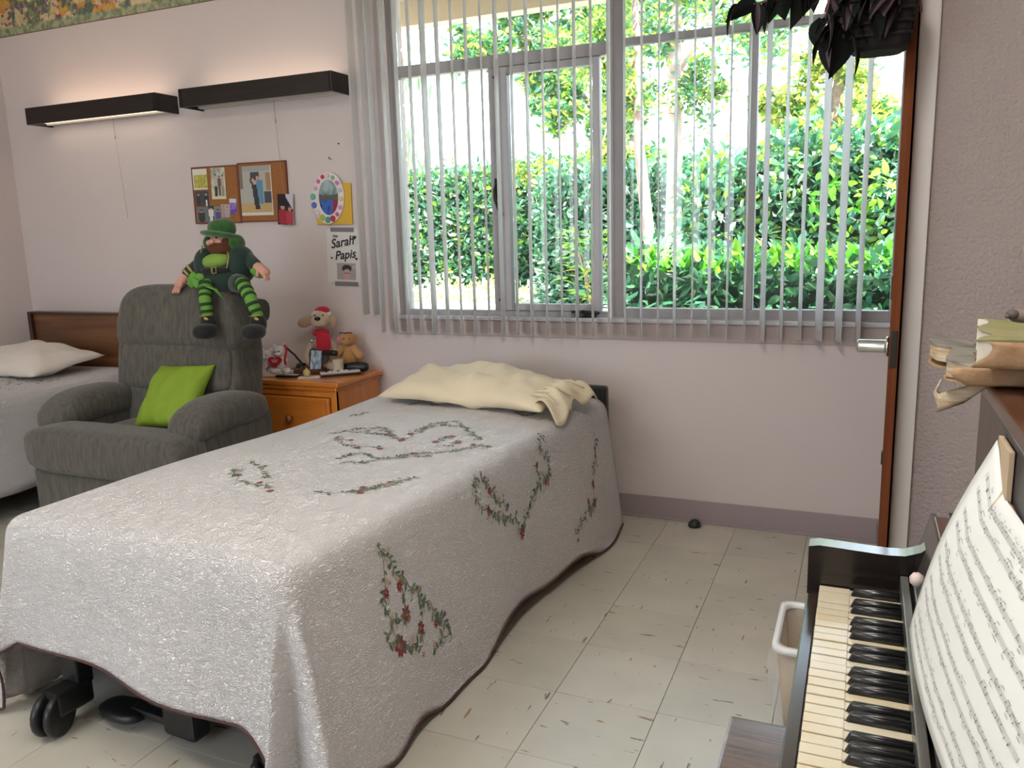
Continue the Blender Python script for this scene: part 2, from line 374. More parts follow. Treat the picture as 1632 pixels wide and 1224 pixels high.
# wallpaper border
def border_mat():
    m = mat('floral_wallpaper', (.5, .45, .3), .8); n = m.node_tree; b = n.nodes['Principled BSDF']
    g = n.nodes.new('ShaderNodeNewGeometry'); s = n.nodes.new('ShaderNodeSeparateXYZ'); n.links.new(g.outputs['Position'], s.inputs[0])
    def noise_(sc, dt=4, seed=0):
        x = n.nodes.new('ShaderNodeTexNoise'); x.inputs['Scale'].default_value = sc; x.inputs['Detail'].default_value = dt
        mp = n.nodes.new('ShaderNodeMapping'); mp.inputs['Location'].default_value = (seed, seed, seed); n.links.new(g.outputs['Position'], mp.inputs[0]); n.links.new(mp.outputs[0], x.inputs['Vector']); return x.outputs['Fac']
    def ramp(inp, els):
        r = n.nodes.new('ShaderNodeValToRGB'); r.color_ramp.interpolation = 'LINEAR'
        while len(r.color_ramp.elements) < len(els): r.color_ramp.elements.new(.5)
        for e, (p, c) in zip(r.color_ramp.elements, els): e.position = p; e.color = (*c, 1)
        n.links.new(inp, r.inputs[0]); return r.outputs[0]
    def mix(f, a, b_):
        x = n.nodes.new('ShaderNodeMixRGB'); n.links.new(f, x.inputs[0]); n.links.new(a, x.inputs[1]); n.links.new(b_, x.inputs[2]); return x.outputs[0]
    body = ramp(noise_(9), [(.40, (.62, .50, .25)), (.5, (.70, .60, .38)), (.56, (.60, .28, .05)), (.64, (.66, .38, .08))])
    leaves = ramp(noise_(26, 3, 3), [(.45, (.25, .30, .14)), (.55, (.10, .16, .12))])
    c1 = mix(ramp(noise_(15, 4, 9), [(.50, (0, 0, 0)), (.54, (1, 1, 1))]), body, leaves)
    fl_ = ramp(noise_(40, 2, 5), [(.4, (.35, .05, .04)), (.5, (.12, .10, .25)), (.6, (.55, .3, .3))])
    c2 = mix(ramp(noise_(30, 2, 14), [(.58, (0, 0, 0)), (.61, (1, 1, 1))]), c1, fl_)
    gr = ramp(noise_(30, 3, 20), [(.4, (.18, .24, .15)), (.6, (.42, .44, .27))])
    mr = n.nodes.new('ShaderNodeMapRange'); mr.inputs[1].default_value = 2.635; mr.inputs[2].default_value = 2.65; n.links.new(s.outputs['Z'], mr.inputs[0])
    c3 = mix(mr.outputs[0], gr, c2)
    mr2 = n.nodes.new('ShaderNodeMapRange'); mr2.inputs[1].default_value = 2.598; mr2.inputs[2].default_value = 2.601; n.links.new(s.outputs['Z'], mr2.inputs[0])
    dk = n.nodes.new('ShaderNodeRGB'); dk.outputs[0].default_value = (.16, .08, .05, 1)
    n.links.new(mix(mr2.outputs[0], dk.outputs[0], c3), b.inputs['Base Color']); return m
b = BM(); bx(b, XL+.001, XR, D-.0015, D+.0005, 2.595, CZ); structure('trim_6', b, border_mat())
b = BM(); bx(b, XL-.0005, XL+.0015, YF, D-.002, 2.595, CZ); structure('trim_7', b, MATS['floral_wallpaper'])
# unseen ceiling panels added to brighten the room and the near bed's side
for cx_, cy_, cl_ in ((-2.5, .3, 'unseen added fill light over the middle of the room'), (-.30, .75, 'unseen added fill light over the piano bench')):
  t = empty('added_fill_light', (cx_, cy_, CZ), 1.57 if cx_ > -1 else 0, label=cl_, cat='lamp')
  b = BM(); bx(b, -.62, .62, -.17, .17, -.07, -.001, .01); obj('housing', b, WHITE, t)
  b = BM(); bx(b, -.59, .59, -.14, .14, -.085, -.069, .006); obj('diffuser', b, emis('fill_light_diffuser', (1, .92, .84), 15 if cx_ < -1 else 21), t)
# ---------------------------------------------------------------- vertical blind
vb = empty('vertical_blind', (0, 3.55, 0), label='white vertical slat blind hanging open across the window', cat='blind')
b = BM(); bx(b, -2.42, .07, -.03, .03, 2.60, 2.65, .004); obj('headrail', b, WHITE, vb)
def slat_mesh(w_, curve):
    v = []; f = []; n = 6
    for z in (0, 1):
        for i in range(n+1):
            u = i/n-.5; v.append((curve*(1-4*u*u), u*w_, z))
    f = [(i, i+1, n+2+i, n+1+i) for i in range(n)]
    me = bpy.data.meshes.new('slat'); me.from_pydata(v, [], f); me.materials.append(SLAT); me.shade_smooth(); return me
sm = slat_mesh(.089, .006)
xs = [-2.345, -2.285]+[-2.245+.0745*k for k in range(31)]
rnd = random.Random(5)
for k, x in enumerate(xs):
    o = bpy.data.objects.new('slat', sm); C.objects.link(o); o.parent = vb
    top, bot = 2.60, .866-.004*math.sin(k)
    a = .27+rnd.uniform(-.10, .10)
    if k < 2: bot = .95; a = .16
    if k == 2: a = .30
    o.location = (x, 0, bot); o.scale = (1, 1, top-bot); o.rotation_euler = (0, 0, a)
    s_ = o.modifiers.new('thickness', 'SOLIDIFY'); s_.thickness = .0009
# ---------------------------------------------------------------- bedspread sheet
BH,HW,BL=.615,.475,2.02
BX,BY,BA=-1.675,1.44,.06
DS,DF=.445,.40
def sheet(p,q,off=0.0):
    s=1 if p>0 else -1
    ox=max(abs(p)-HW,0); oy=max(-q,0)
    cp=max(min(p,HW),-HW); cq=max(q,0)
    d=math.hypot(ox,oy)
    z=BH+.006*math.sin(q*5+p*3)+.004*math.sin(p*9-q*4)
    z-=.012*(abs(p)/HW)**4
    if d<1e-9: return cp,cq,z+off
    th=math.atan2(oy,ox)
    dx,dy=ox/d*s,-oy/d
    side=.17+.03*max(0,min(1,(q-1.2)/.8)) if s>0 else .16
    if s>0: side+=.035*math.sin(q*4.2+.6)+.02*math.sin(q*9)
    else: side+=.04*math.sin(q*6)
    foot=.10+.035*math.sin(p*7+1)+.02*math.sin(p*15)
    w=th/(math.pi/2)
    sl=side*(1-w)+foot*w
    c=math.sin(2*th)
    sl+=c*.03+(.30*math.exp(-((th-.48)/.20)**2)+.24*math.exp(-((th-1.22)/.13)**2)-.05*math.exp(-((th-.9)/.15)**2))*(1 if s>0 else .4)
    r=.055
    if d<r*1.35:
        a=d/r; h=r*math.sin(a); v=r*(1-math.cos(a))
    else:
        a=1.35; h=r*math.sin(a); v=r*(1-math.cos(a)); e=d-r*a
        k=min(e/.12,1); 
        h+=e*math.sin(sl)*k+ (1-k)*e*.2; v+=e*math.cos(sl)
    zz=z-v
    if zz<.012: h+=(.012-zz)*.5; zz=.012+.01*abs(math.sin(th*5))
    return cp+dx*(h+off), cq+dy*(h+off), zz+(off if d<r else 0)
def world(p,q,off=0.0):
    u,v,z=sheet(p,q,off); c,s=math.cos(BA),math.sin(BA)
    return BX+u*c+v*s, BY-u*s+v*c, z
VINES = {"A":[[-0.213,1.034],[-0.185,1.123],[-0.088,1.168],[0.094,1.038],[0.106,1.132],[0.083,1.253],[0.149,1.334],[0.258,1.241],[0.366,1.144]],"A2":[[-0.205,1.079],[-0.1,1.079],[0.005,1.083],[0.098,1.038]],"A3":[[0.083,1.119],[0.09,1.209],[0.122,1.261],[0.211,1.278]],"B":[[0.036,0.758],[0.028,0.811],[0.063,0.856],[0.16,0.819],[0.226,0.921],[0.304,0.957],[0.355,1.01],[0.393,1.075],[0.44,1.095]],"B2":[[0.071,0.73],[0.149,0.779],[0.211,0.872],[0.308,0.917]],"C":[[-0.166,0.998],[-0.077,0.921],[0.001,0.892],[0.036,0.929],[0.094,0.925]],"D":[[0.226,1.054],[0.226,1.144],[0.308,1.091],[0.277,1.03]],"E":[[0.207,0.426],[0.273,0.43],[0.331,0.499],[0.351,0.596],[0.393,0.689]],"E1":[[0.308,0.47],[0.351,0.535],[0.378,0.629]],"E2":[[-0.181,0.499],[-0.088,0.426],[-0.022,0.414],[0.075,0.414]],"E3":[[-0.197,0.592],[-0.092,0.535],[-0.018,0.482]],"F":[[-0.205,1.558],[-0.197,1.631],[-0.092,1.582]],"G":[[0.292,1.578],[0.359,1.533],[0.37,1.647]],"H":[[-0.36,1.322],[-0.314,1.403]],"S1":[[0.51,0.839],[0.557,0.811],[0.592,0.807],[0.634,0.868],[0.673,0.941],[0.696,1.042],[0.747,1.075]],"S1b":[[0.529,0.86],[0.58,0.896],[0.623,0.941],[0.665,1.006]],"S1c":[[0.502,1.363],[0.549,1.294],[0.603,1.363],[0.646,1.338],[0.658,1.245],[0.677,1.188],[0.708,1.148],[0.747,1.075]],"S1d":[[0.588,1.225],[0.623,1.269],[0.662,1.241]],"S2":[[0.615,1.846],[0.685,1.789],[0.747,1.724],[0.801,1.704],[0.813,1.59],[0.848,1.48]],"S3":[[0.545,0.284],[0.592,0.304],[0.619,0.284],[0.65,0.284],[0.669,0.255],[0.704,0.288],[0.735,0.247],[0.766,0.3],[0.797,0.373]],"S3b":[[0.576,0.312],[0.63,0.349],[0.662,0.389],[0.696,0.418],[0.731,0.47],[0.77,0.499],[0.813,0.56],[0.821,0.515],[0.821,0.454]],"S3c":[[0.658,0.349],[0.716,0.361],[0.716,0.296],[0.728,0.259]],"S3d":[[0.72,0.43],[0.763,0.414],[0.794,0.405],[0.782,0.332]]}
FLOWERS = [[0.716,0.353,14],[0.763,0.409,12],[0.766,0.3,20],[0.654,0.345,8],[0.65,0.284,8],[0.778,0.487,6],[0.58,0.892,8],[0.63,0.868,8],[0.747,1.083,14],[0.658,1.31,7],[0.595,1.253,6],[0.747,1.724,10],[0.801,1.704,12],[0.786,1.643,7],[0.005,1.083,9],[0.083,1.119,9],[0.098,1.038,11],[0.226,1.067,11],[0.246,1.148,9],[0.308,1.087,9],[0.005,0.896,8],[0.087,0.921,8],[0.23,0.921,9],[-0.077,0.969,6],[0.09,1.209,7],[0.37,1.087,7],[0.312,0.523,7],[0.339,0.474,8],[0.351,0.604,6],[-0.123,0.462,6],[-0.007,0.434,6],[0.083,0.381,8],[-0.104,1.111,6],[0.036,0.815,6]]
# ---------------------------------------------------------------- near bed
def quilt_mat(name, col, bs):
    m = mat(name, col, .9, sheen=.2, spec=.15); n = m.node_tree; b = n.nodes['Principled BSDF']
    t = n.nodes.new('ShaderNodeTexCoord')
    v = n.nodes.new('ShaderNodeTexVoronoi'); v.feature = 'DISTANCE_TO_EDGE'; v.inputs['Scale'].default_value = bs
    x = n.nodes.new('ShaderNodeTexNoise'); x.inputs['Scale'].default_value = bs*.5; x.inputs['Detail'].default_value = 2
    md = n.nodes.new('ShaderNodeMixRGB'); md.inputs[0].default_value = .12; n.links.new(t.outputs['Object'], md.inputs[1]); n.links.new(x.outputs['Color'], md.inputs[2])
    n.links.new(md.outputs[0], v.inputs['Vector'])
    r = n.nodes.new('ShaderNodeValToRGB'); r.color_ramp.elements[1].position = .22; n.links.new(v.outputs[0], r.inputs[0])
    q = n.nodes.new('ShaderNodeBump'); q.inputs['Strength'].default_value = .9; q.inputs['Distance'].default_value = .005
    n.links.new(r.outputs[0], q.inputs['Height'])
    y = n.nodes.new('ShaderNodeTexNoise'); y.inputs['Scale'].default_value = 5; y.inputs['Detail'].default_value = 2; n.links.new(t.outputs['Object'], y.inputs['Vector'])
    q2 = n.nodes.new('ShaderNodeBump'); q2.inputs['Strength'].default_value = .5; q2.inputs['Distance'].default_value = .02
    n.links.new(y.outputs['Fac'], q2.inputs['Height']); n.links.new(q.outputs[0], q2.inputs['Normal'])
    n.links.new(q2.outputs[0], b.inputs['Normal']); return m
QUILT = quilt_mat('cream_quilt', (.88, .855, .85), 75)
BIND = mat('brown_binding', (.055, .035, .03), .8, col2=(.11, .035, .028), vscale=30)
def drop(q):
    return DS+.16*max(0,1-q/.16)**2+.012*math.sin(q*11+.5)+.02*math.sin(q*4.5-.6)-.012*math.sin(q*23)*max(0, 1-q)
def fdrop(p): return DF-.012+.045*(p+.475)+.010*math.sin(p*9)+.10*max(0,(p-.36)/.115)**2*(p>0)
NU, NV = 150, 150
def sheet_pq(u, v):
    # u across, v foot hem to head
    a = u*2-1
    if abs(a) < .52: p = a/.52*HW; e = 0
    else: e = (abs(a)-.52)/.48; p = math.copysign(HW, a); 
    if v < .2: fo = 1-v/.2; q0 = 0
    else: fo = 0; q0 = (v-.2)/.8*BL
    p2 = p+math.copysign(e*drop(q0), a) if e else p
    q2 = q0-fo*fdrop(p) if fo else q0
    if e > 0 and fo > 0:  # rounded sheet corner
        k = 1-.10*(e*fo)**2; p2 = math.copysign(HW+e*(drop(0) if a > 0 else DS)*k, a); q2 = -fo*fdrop(p)*k
    return p2, q2
bs = grid(NU, NV, lambda u, v: world(*sheet_pq(u, v)), 'bedspread', QUILT)
tag(bs, 'cream quilted bedspread with embroidered vines draped over the near bed', 'bedspread')
sol = bs.modifiers.new('thickness', 'SOLIDIFY'); sol.thickness = .006; sol.offset = -1
# hem binding
edge = [world(*sheet_pq(0, 1-i/80)) for i in range(81)]+[world(*sheet_pq(i/120, 0)) for i in range(1, 121)]+[world(*sheet_pq(1, i/80)) for i in range(1, 81)]
b = BM(); tube(b, edge, .0042, 6); bo = obj('hem_binding', b, BIND, bs, True)
# embroidery
G1 = mat('embroidery_green', (.09, .14, .10), .7); G2 = mat('embroidery_olive', (.20, .24, .12), .7); R1 = mat('embroidery_red', (.26, .022, .03), .6); T1 = mat('embroidery_tan', (.52, .38, .24), .7)
def nrm(p, q):
    a = Vector(world(p, q)); b_ = Vector(world(p+.004, q)); c = Vector(world(p, q+.004))
    tu = (b_-a).normalized(); tv = (c-a).normalized(); n_ = tu.cross(tv).normalized(); return a, tu, tv, n_
def decal(bm, p, q, poly, ang, mi):
    ca, sa = math.cos(ang), math.sin(ang); vs = []
    for x, y in poly:
        pp, qq = p+x*ca-y*sa, q+x*sa+y*ca
        a, _, _, n_ = nrm(pp, qq); vs.append(bm.verts.new(a+n_*.0016))
    f = bm.faces.new(vs); f.material_index = mi
def leafpoly(l, w_): return [(0, 0), (l*.3, w_*.8), (l*.6, w_), (l, 0), (l*.6, -w_), (l*.3, -w_*.8)]
rn = random.Random(3)
def vine(bm, pts, sc=1.0):
    P_ = [Vector(p) for p in pts]; L = 0
    for a, b_ in zip(P_, P_[1:]):
        d = b_-a; n_ = max(1, int(d.length/.012)); ang = math.atan2(d.y, d.x)
        for i in range(n_):
            m = a+d*(i/n_); m2 = a+d*((i+1)/n_)
            wob = .006*math.sin(L*90); nx, ny = -math.sin(ang), math.cos(ang)
            m = m+Vector((nx, ny))*wob; L += d.length/n_
            m2 = m2+Vector((nx, ny))*.006*math.sin(L*90)
            dd = m2-m; g = math.atan2(dd.y, dd.x); decal(bm, m.x, m.y, [(0, -.0011), (dd.length, -.0011), (dd.length, .0011), (0, .0011)], g, rn.choice((0, 0, 1)))
            k = rn.random()
            for s_ in (-1, 1):
                if rn.random() < .52: decal(bm, m.x, m.y, leafpoly(rn.uniform(.014, .027)*sc, rn.uniform(.003, .0052)*sc), g+s_*rn.uniform(.5, 1.2), rn.choice((0, 0, 0, 1, 1, 3)))
            if k > .70:
                x0, y0 = m.x+nx*rn.uniform(-.022, .022), m.y+ny*rn.uniform(-.022, .022); th0 = rn.uniform(0, 6); rr = rn.uniform(.008, .014)
                for t_ in range(6):
                    t1, t2 = th0+t_*.6, th0+(t_+1)*.6; xa, ya = x0+rr*math.cos(t1), y0+rr*math.sin(t1); xb, yb = x0+rr*math.cos(t2), y0+rr*math.sin(t2)
                    decal(bm, xa, ya, [(0, -.0008), (math.hypot(xb-xa, yb-ya), -.0008), (math.hypot(xb-xa, yb-ya), .0008), (0, .0008)], math.atan2(yb-ya, xb-xa), 0)
            if .58 < k < .66:
                for t_ in range(5): decal(bm, m.x+nx*.018, m.y+ny*.018, leafpoly(.007, .0022), t_*1.257, rn.choice((2, 3)))
for k, pts in VINES.items():
    b = BM(); vine(b, pts, 1.0 if k[0] == 'S' else .95); obj('embroidered_vine', b, [G1, G2, R1, T1], bs)
for p, q, s_ in FLOWERS:
    b = BM(); r_ = .0011*s_+.006
    for t_ in range(8): decal(b, p, q, leafpoly(r_*rn.uniform(.85, 1.1), r_*.2), t_*PI/4, 2)
    decal(b, p, q, [(.25*r_*math.cos(t_), .25*r_*math.sin(t_)) for t_ in [0, 1.05, 2.1, 3.14, 4.19, 5.24]], 0, 3)
    obj('embroidered_flower', b, [G1, G2, R1, T1], bs)
def bw(u, v, z): c, s_ = math.cos(BA), math.sin(BA); return (BX+u*c+v*s_, BY-u*s_+v*c, z)
bed = empty('hospital_bed', (BX, BY, 0), -BA, 'metal bed on casters under the embroidered cream bedspread', 'bed')
b = BM(); bx(b, -.44, .44, .03, 2.0, .44, .60, .04, seg=3); obj('mattress', b, mat('mattress_ticking', (.55, .55, .52), .9), bed)
b = BM(); bx(b, -.43, .43, .03, .07, .36, .41, .005); bx(b, -.43, -.39, .05, 1.99, .36, .41, .005); bx(b, .39, .43, .05, 1.99, .36, .41, .005); bx(b, -.43, .43, 1.95, 1.99, .36, .41, .005)
for y in (.5, .95, 1.4): bx(b, -.40, .40, y, y+.03, .37, .43)
bx(b, -.3, -.27, .1, 1.9, .20, .25, .004); bx(b, .27, .3, .1, 1.9, .20, .25, .004); bx(b, -.4, .4, .1, .14, .2, .25, .004)
obj('bed_frame', b, DARKMET, bed)
for (x, y) in ((-.345, .0), (.41, .03), (-.36, 1.88), (.36, 1.88)):
    b = BM(); bx(b, x-.035, x+.035, y-.02, y+.03, .11, .37, .006); obj('leg', b, DARKMET, bed)
    b = BM(); M = Matrix.Translation((x+.01, y-.085, .062)) @ Matrix.Rotation(.35, 4, 'Z') @ Matrix.Rotation(PI/2, 4, 'Y')
    for dz in (-.030, .008): lathe(b, [(.030, dz), (.056, dz), (.061, dz+.006), (.061, dz+.016), (.056, dz+.022), (.030, dz+.022)], 20, M=M)
    bx(b, x-.028, x+.045, y-.095, y+.02, .055, .125, .012); lathe(b, [(.012, 0), (.012, .05)], 10, c=(x, y, .10))
    obj('caster', b, BLACK, bed)
b = BM()
M = Matrix.Translation((-.08, .13, .075)) @ Matrix.Rotation(.12, 4, 'Y')
sup(b, (-.20, .035, .040), (.085, .05, .016), .6, .8); bx(b, -.17, .07, .03, .065, .035, .06, .008); bx(b, -.03, .09, .02, .08, .02, .16, .012)
obj('foot_pedal', b, BLACK, bed)
hbm = BM(); M = Matrix.Translation((0, 0, 0))
bx(hbm, -.50, .52, 2.03, 2.08, .22, .655, .02, seg=3); bx(hbm, -.46, .48, 2.022, 2.03, .28, .60, .004)
obj('headboard', hbm, mat('dark_headboard', (.018, .018, .02), .35), bed)
def pillow(name, w_, d_, h_, m, loc, rot, seed=0, nu=40, nv=26, flat=.3, pinch=.06, wr=.006):
    v = []; f = []
    def P_(u, t, s_):
        a, b_ = u*2-1, t*2-1
        e = max(0, (1-abs(a)**2.6))**.55*max(0, (1-abs(b_)**2.6))**.55
        x = a*w_/2*(1-pinch*(1-b_*b_)*abs(a)**3*0+0)*(1-pinch*(1-abs(b_)**2)*(abs(a) > .0)*abs(a)**4)
        y = b_*d_/2*(1-pinch*(1-abs(a)**2)*abs(b_)**4)
        nz = noise.noise(Vector((a*2.2+seed, b_*1.6, s_*3)))*wr*3+noise.noise(Vector((a*7+seed, b_*3, s_)))*wr
        z = s_*h_/2*e*(1 if s_ > 0 else flat)+nz*e*2
        return (x, y, z)
    for s_ in (1, -1):
        for j in range(nv+1):
            for i in range(nu+1): v.append(P_(i/nu, j/nv, s_))
    o_ = (nu+1)*(nv+1)
    for j in range(nv):
        for i in range(nu):
            k = j*(nu+1)+i; f.append((k, k+1, k+nu+2, k+nu+1)); f.append((o_+k, o_+k+nu+1, o_+k+nu+2, o_+k+1))
    o = raw(name, v, f, m, None, True)
    bm = bmesh.new(); bm.from_mesh(o.data); bmesh.ops.remove_doubles(bm, verts=bm.verts, dist=.0008); bm.to_mesh(o.data); bm.free()
    o.location = loc; o.rotation_euler = rot
    return o
PC = mat('cream_pillowcase', (.80, .70, .50), .85, bump=.25, bscale=14, bdist=.01, sheen=.2, var=.06, vscale=4)
pl = pillow('pillow', .83, .40, .185, PC, (-1.515, 3.14, .668), (.10, 0, -.13), 2, 60, 36, wr=.010)
tag(pl, 'wrinkled pale yellow pillow at the head of the near bed', 'pillow')
def pcase(u, t):
    x = .345+u*.125; y = (t-.5)*(.33+.05*u); z = .045*math.sin(u*3)*(1-t*.4)+.014*math.sin(t*21+u*3)*(.3+u)+.03*(1-abs(t*2-1)**2)-.055*u*u
    return (x+.02*math.sin(t*9), y, z)
grid(14, 30, pcase, 'pillowcase_opening', PC, pl, True, .003)
b = BM()
for k in range(5): tube(b, [(.34, -.14+k*.05, .052), (.40, -.13+k*.055, .05), (.455, -.14+k*.06, .02)], [.003, .006, .003], 6)
obj('pillowcase_fold', b, PC, pl)
# ---------------------------------------------------------------- far bed
fb = empty('single_bed', (-4.42, 1.55, 0), 0, 'low bed with brown wooden headboard behind the recliner', 'bed')
hw_ = wood('walnut_headboard', (.19, .085, .035), (.09, .035, .014), .35, 'X', 2.5)
b = BM(); bx(b, -.35, .56, 1.94, 1.98, .25, .935, .006); obj('headboard', b, hw_, fb)
b = BM(); bx(b, -.375, -.345, 1.92, 2.0, 0, .94, .003); bx(b, .54, .58, 1.92, 2.0, 0, .94, .003); bx(b, -.36, .56, 1.925, 1.99, .927, .94, .002)
obj('headboard_rail', b, wood('dark_rail_wood', (.07, .03, .015), (.04, .016, .01), .4, 'X'), fb)
b = BM(); bx(b, -.46, .46, .02, 1.93, .12, .58, .05, seg=3); obj('mattress', b, mat('dark_bed_base', (.03, .028, .028), .8), fb)
for x in (-.42, .42):
    for y in (.1, 1.85): b = BM(); lathe(b, [(.025, 0), (.025, .13)], 12, c=(x, y, 0)); obj('leg', b, BLACK, fb)
def farsheet(u, v):
    a = u*2-1; y = v*1.9
    if abs(a) < .6: x = a/.6*.48; z = .615+.006*math.sin(y*6+a*4)
    else:
        e = (abs(a)-.6)/.4; d = e*.50; r = .06
        if d < r*1.4: x = .48+r*math.sin(d/r); z = .615-r*(1-math.cos(d/r))
        else: x = .48+r*math.sin(1.4)+(d-r*1.4)*(.10+.05*math.sin(y*7)); z = .615-r*(1-math.cos(1.4))-(d-r*1.4)*.985
        z += .02*e*math.sin(y*5); x = math.copysign(x, a)
    x = max(x, -.515)
    return (-4.42+x, 1.56+y, z)
fs = grid(60, 60, farsheet, 'bedspread', QUILT, None, True, .008); tag(fs, 'plain pale bedspread hanging from the far bed beside the recliner', 'bedspread')
b = BM(); tube(b, [farsheet(1, i/40) for i in range(41)], .004, 6); obj('hem_binding', b, BIND, fs)
b = BM()
for k in range(60):
    u_, v_ = rn.uniform(.55, .78), rn.uniform(.45, .8); c = Vector(farsheet(u_, v_))
    c.z += .006 if u_ < .8 else 0; r_ = .008
    vs = [b.verts.new(c+Vector((r_*rn.uniform(.5, 2.4)*math.cos(t_), r_*math.sin(t_), 0))) for t_ in (0, 1.6, 3.1, 4.7)]
    b.faces.new(vs).material_index = rn.choice((0, 1, 2))
obj('embroidered_vine', b, [G2, G1, R1], fs)
pf = pillow('pillow', .74, .46, .20, mat('white_pillowcase', (.76, .70, .63), .9, sheen=.2, bump=.1, bscale=6, bdist=.02), (-4.44, 3.18, .675), (.12, .0, -.05), 5)
tag(pf, 'plain white pillow leaning on the brown headboard', 'pillow')
# ---------------------------------------------------------------- recliner
FAB = mat('grey_green_upholstery', (.135, .124, .100), .95, col2=(.080, .078, .070), vscale=22, stretch=(3, 3, .6), bump=.35, bscale=220, bdist=.002, sheen=.25, spec=.1)
FAB2 = mat('dark_upholstery', (.062, .060, .053), .95, bump=.3, bscale=220, bdist=.002)
rc = empty('recliner', (-2.93, 2.34, 0), 0, 'bulky grey-green upholstered recliner with a doll on its back', 'armchair')
def part(name, bm, m, t): return obj(name, bm, m, t)
b = BM(); bx(b, -.37, .38, .08, .62, .06, .40, .03, seg=2); bx(b, -.33, .31, .02, .10, .08, .36, .02); part('base', b, FAB2, rc)
b = BM(); sup(b, (.035, .06, .475), (.455, .105, .105), .45, .3, nu=36, nv=16); part('footrest', b, FAB, rc)
b = BM(); bx(b, -.395, .46, -.005, .05, .06, .385, .02, seg=2); part('footrest_skirt', b, FAB, rc)
b = BM(); sup(b, (.01, .32, .455), (.325, .30, .075), .5, .4, nu=36, nv=14); part('seat_cushion', b, FAB, rc)
for s_, xc in ((-1, -.385), (1, .395)):
    b = BM(); bx(b, xc-.085, xc+.085, .14, .56, .06, .60, .03, seg=3); part('arm', b, FAB, rc)
    b = BM()
    def fa(p, xc=xc): 
        q = Vector(p); q.z += -.05*((q.y/.235)**2)*(1 if q.y < 0 else .2); return q
    sup(b, (xc, .315, .615), (.112, .235, .080), .75, .5, nu=36, nv=18, fn=fa); part('arm_pad', b, FAB, rc)
# back: three cushions on a leaning plane
def lean(z0, y0, a): return Matrix.Translation((-.02, y0, z0)) @ Matrix.Rotation(a, 4, 'X')
MB_ = lean(.48, .515, -.14)
def back(bm, c, r, e1=.45, e2=.35, fn=None): sup(bm, (0, 0, 0), r, e1, e2, M=MB_ @ Matrix.Translation(c), nu=40, nv=16, fn=fn)
b = BM(); bx(b, -.365, .345, .04, .15, -.36, .55, .04, seg=3, M=MB_); part('back_shell', b, FAB2, rc)
b = BM(); back(b, (.015, 0, .09), (.33, .08, .13), .4, .3); part('lumbar_cushion', b, FAB, rc)
b = BM(); back(b, (.01, -.01, .285), (.335, .085, .118), .35, .25); part('middle_cushion', b, FAB, rc)
def topf(p):
    q = Vector(p); q.x *= 1-.10*max(0, q.z/.16); q.z -= .035*(abs(q.x)/.36)**4; return q
b = BM(); back(b, (.015, -.005, .520), (.370, .105, .150), .42, .3, topf); part('head_cushion', b, FAB, rc)
for s_ in (-1, 1):
    b = BM(); back(b, (-.335 if s_ < 0 else .325, .035, .22), (.045, .10, .27), .5, .5); part('side_wing', b, FAB, rc)
b = BM(); back(b, (.375, .075, .555), (.035, .055, .055), .7, .7); part('ear_bolster', b, FAB2, rc)
b = BM(); bx(b, -.385, -.372, -.02, .01, .31, .40, .004, M=MB_); obj('paper_tag', b, WHITE, rc)['label'] = 'small white paper tag'
gp = pillow('cushion', .355, .335, .12, mat('lime_green_fabric', (.24, .37, .025), .8, bump=.15, bscale=200, bdist=.001, var=.08, vscale=3), (-2.845, 2.71, .655), (1.24, -.0, 0), 9, flat=1, pinch=.10, wr=.004)
gp.rotation_euler = Euler((.92, -.05, -.06)); tag(gp, 'lime green square cushion leaning in the recliner seat', 'cushion')
# ---------------------------------------------------------------- nightstand
PINE = wood('orange_pine', (.78, .27, .045), (.62, .19, .028), .22, 'X', 1.0, .5); PINEZ = wood('orange_pine_side', (.80, .30, .055), (.66, .21, .033), .22, 'Z', 1.0, .5)
ns = empty('nightstand', (-2.59, 3.2, 0), 0, 'glossy orange pine nightstand between recliner and near bed', 'nightstand')
b = BM(); bx(b, -.275, .285, 0, .415, .625, .652, .010, seg=3); obj('top', b, PINE, ns)
b = BM(); bx(b, -.262, .272, .008, .41, .605, .627, .008, seg=2); obj('moulding', b, PINE, ns)
b = BM(); bx(b, .245, .262, .02, .405, .06, .606, .002); bx(b, -.25, -.235, .02, .405, .06, .606, .002); bx(b, -.235, .245, .385, .405, .06, .606)
obj('side_panel', b, PINEZ, ns)
b = BM(); bx(b, -.25, -.222, .018, .04, .06, .606, .003); bx(b, .228, .262, .018, .04, .06, .606, .003); bx(b, -.222, .228, .02, .04, .575, .606); bx(b, -.222, .228, .02, .04, .335, .36); bx(b, -.25, .262, .02, .40, .06, .12, .003)
bx(b, -.222, .228, .05, .38, .12, .57); obj('carcase', b, PINEZ, ns)
for z0, z1 in ((.36, .572), (.125, .332)):
    b = BM(); bx(b, -.232, .226, .002, .022, z0, z1, .008, seg=2); bx(b, -.20, .20, -.002, .004, z0+.03, z1-.03, .004); dw = obj('drawer', b, PINE, ns)
    b = BM(); lathe(b, [(.010, 0), (.009, .012), (.017, .020), (.019, .028), (.014, .036), (.004, .038)], 16, M=Matrix.Translation((0, -.001, (z0+z1)/2)) @ Matrix.Rotation(PI/2, 4, 'X')); obj('knob', b, wood('knob_wood', (.35, .12, .03), (.22, .07, .02), .3, 'Z'), dw)
for x in (-.24, .25):
    for y in (.03, .38): b = BM(); bx(b, x-.015, x+.015, y-.015, y+.02, 0, .06, .003); obj('leg', b, PINEZ, ns)
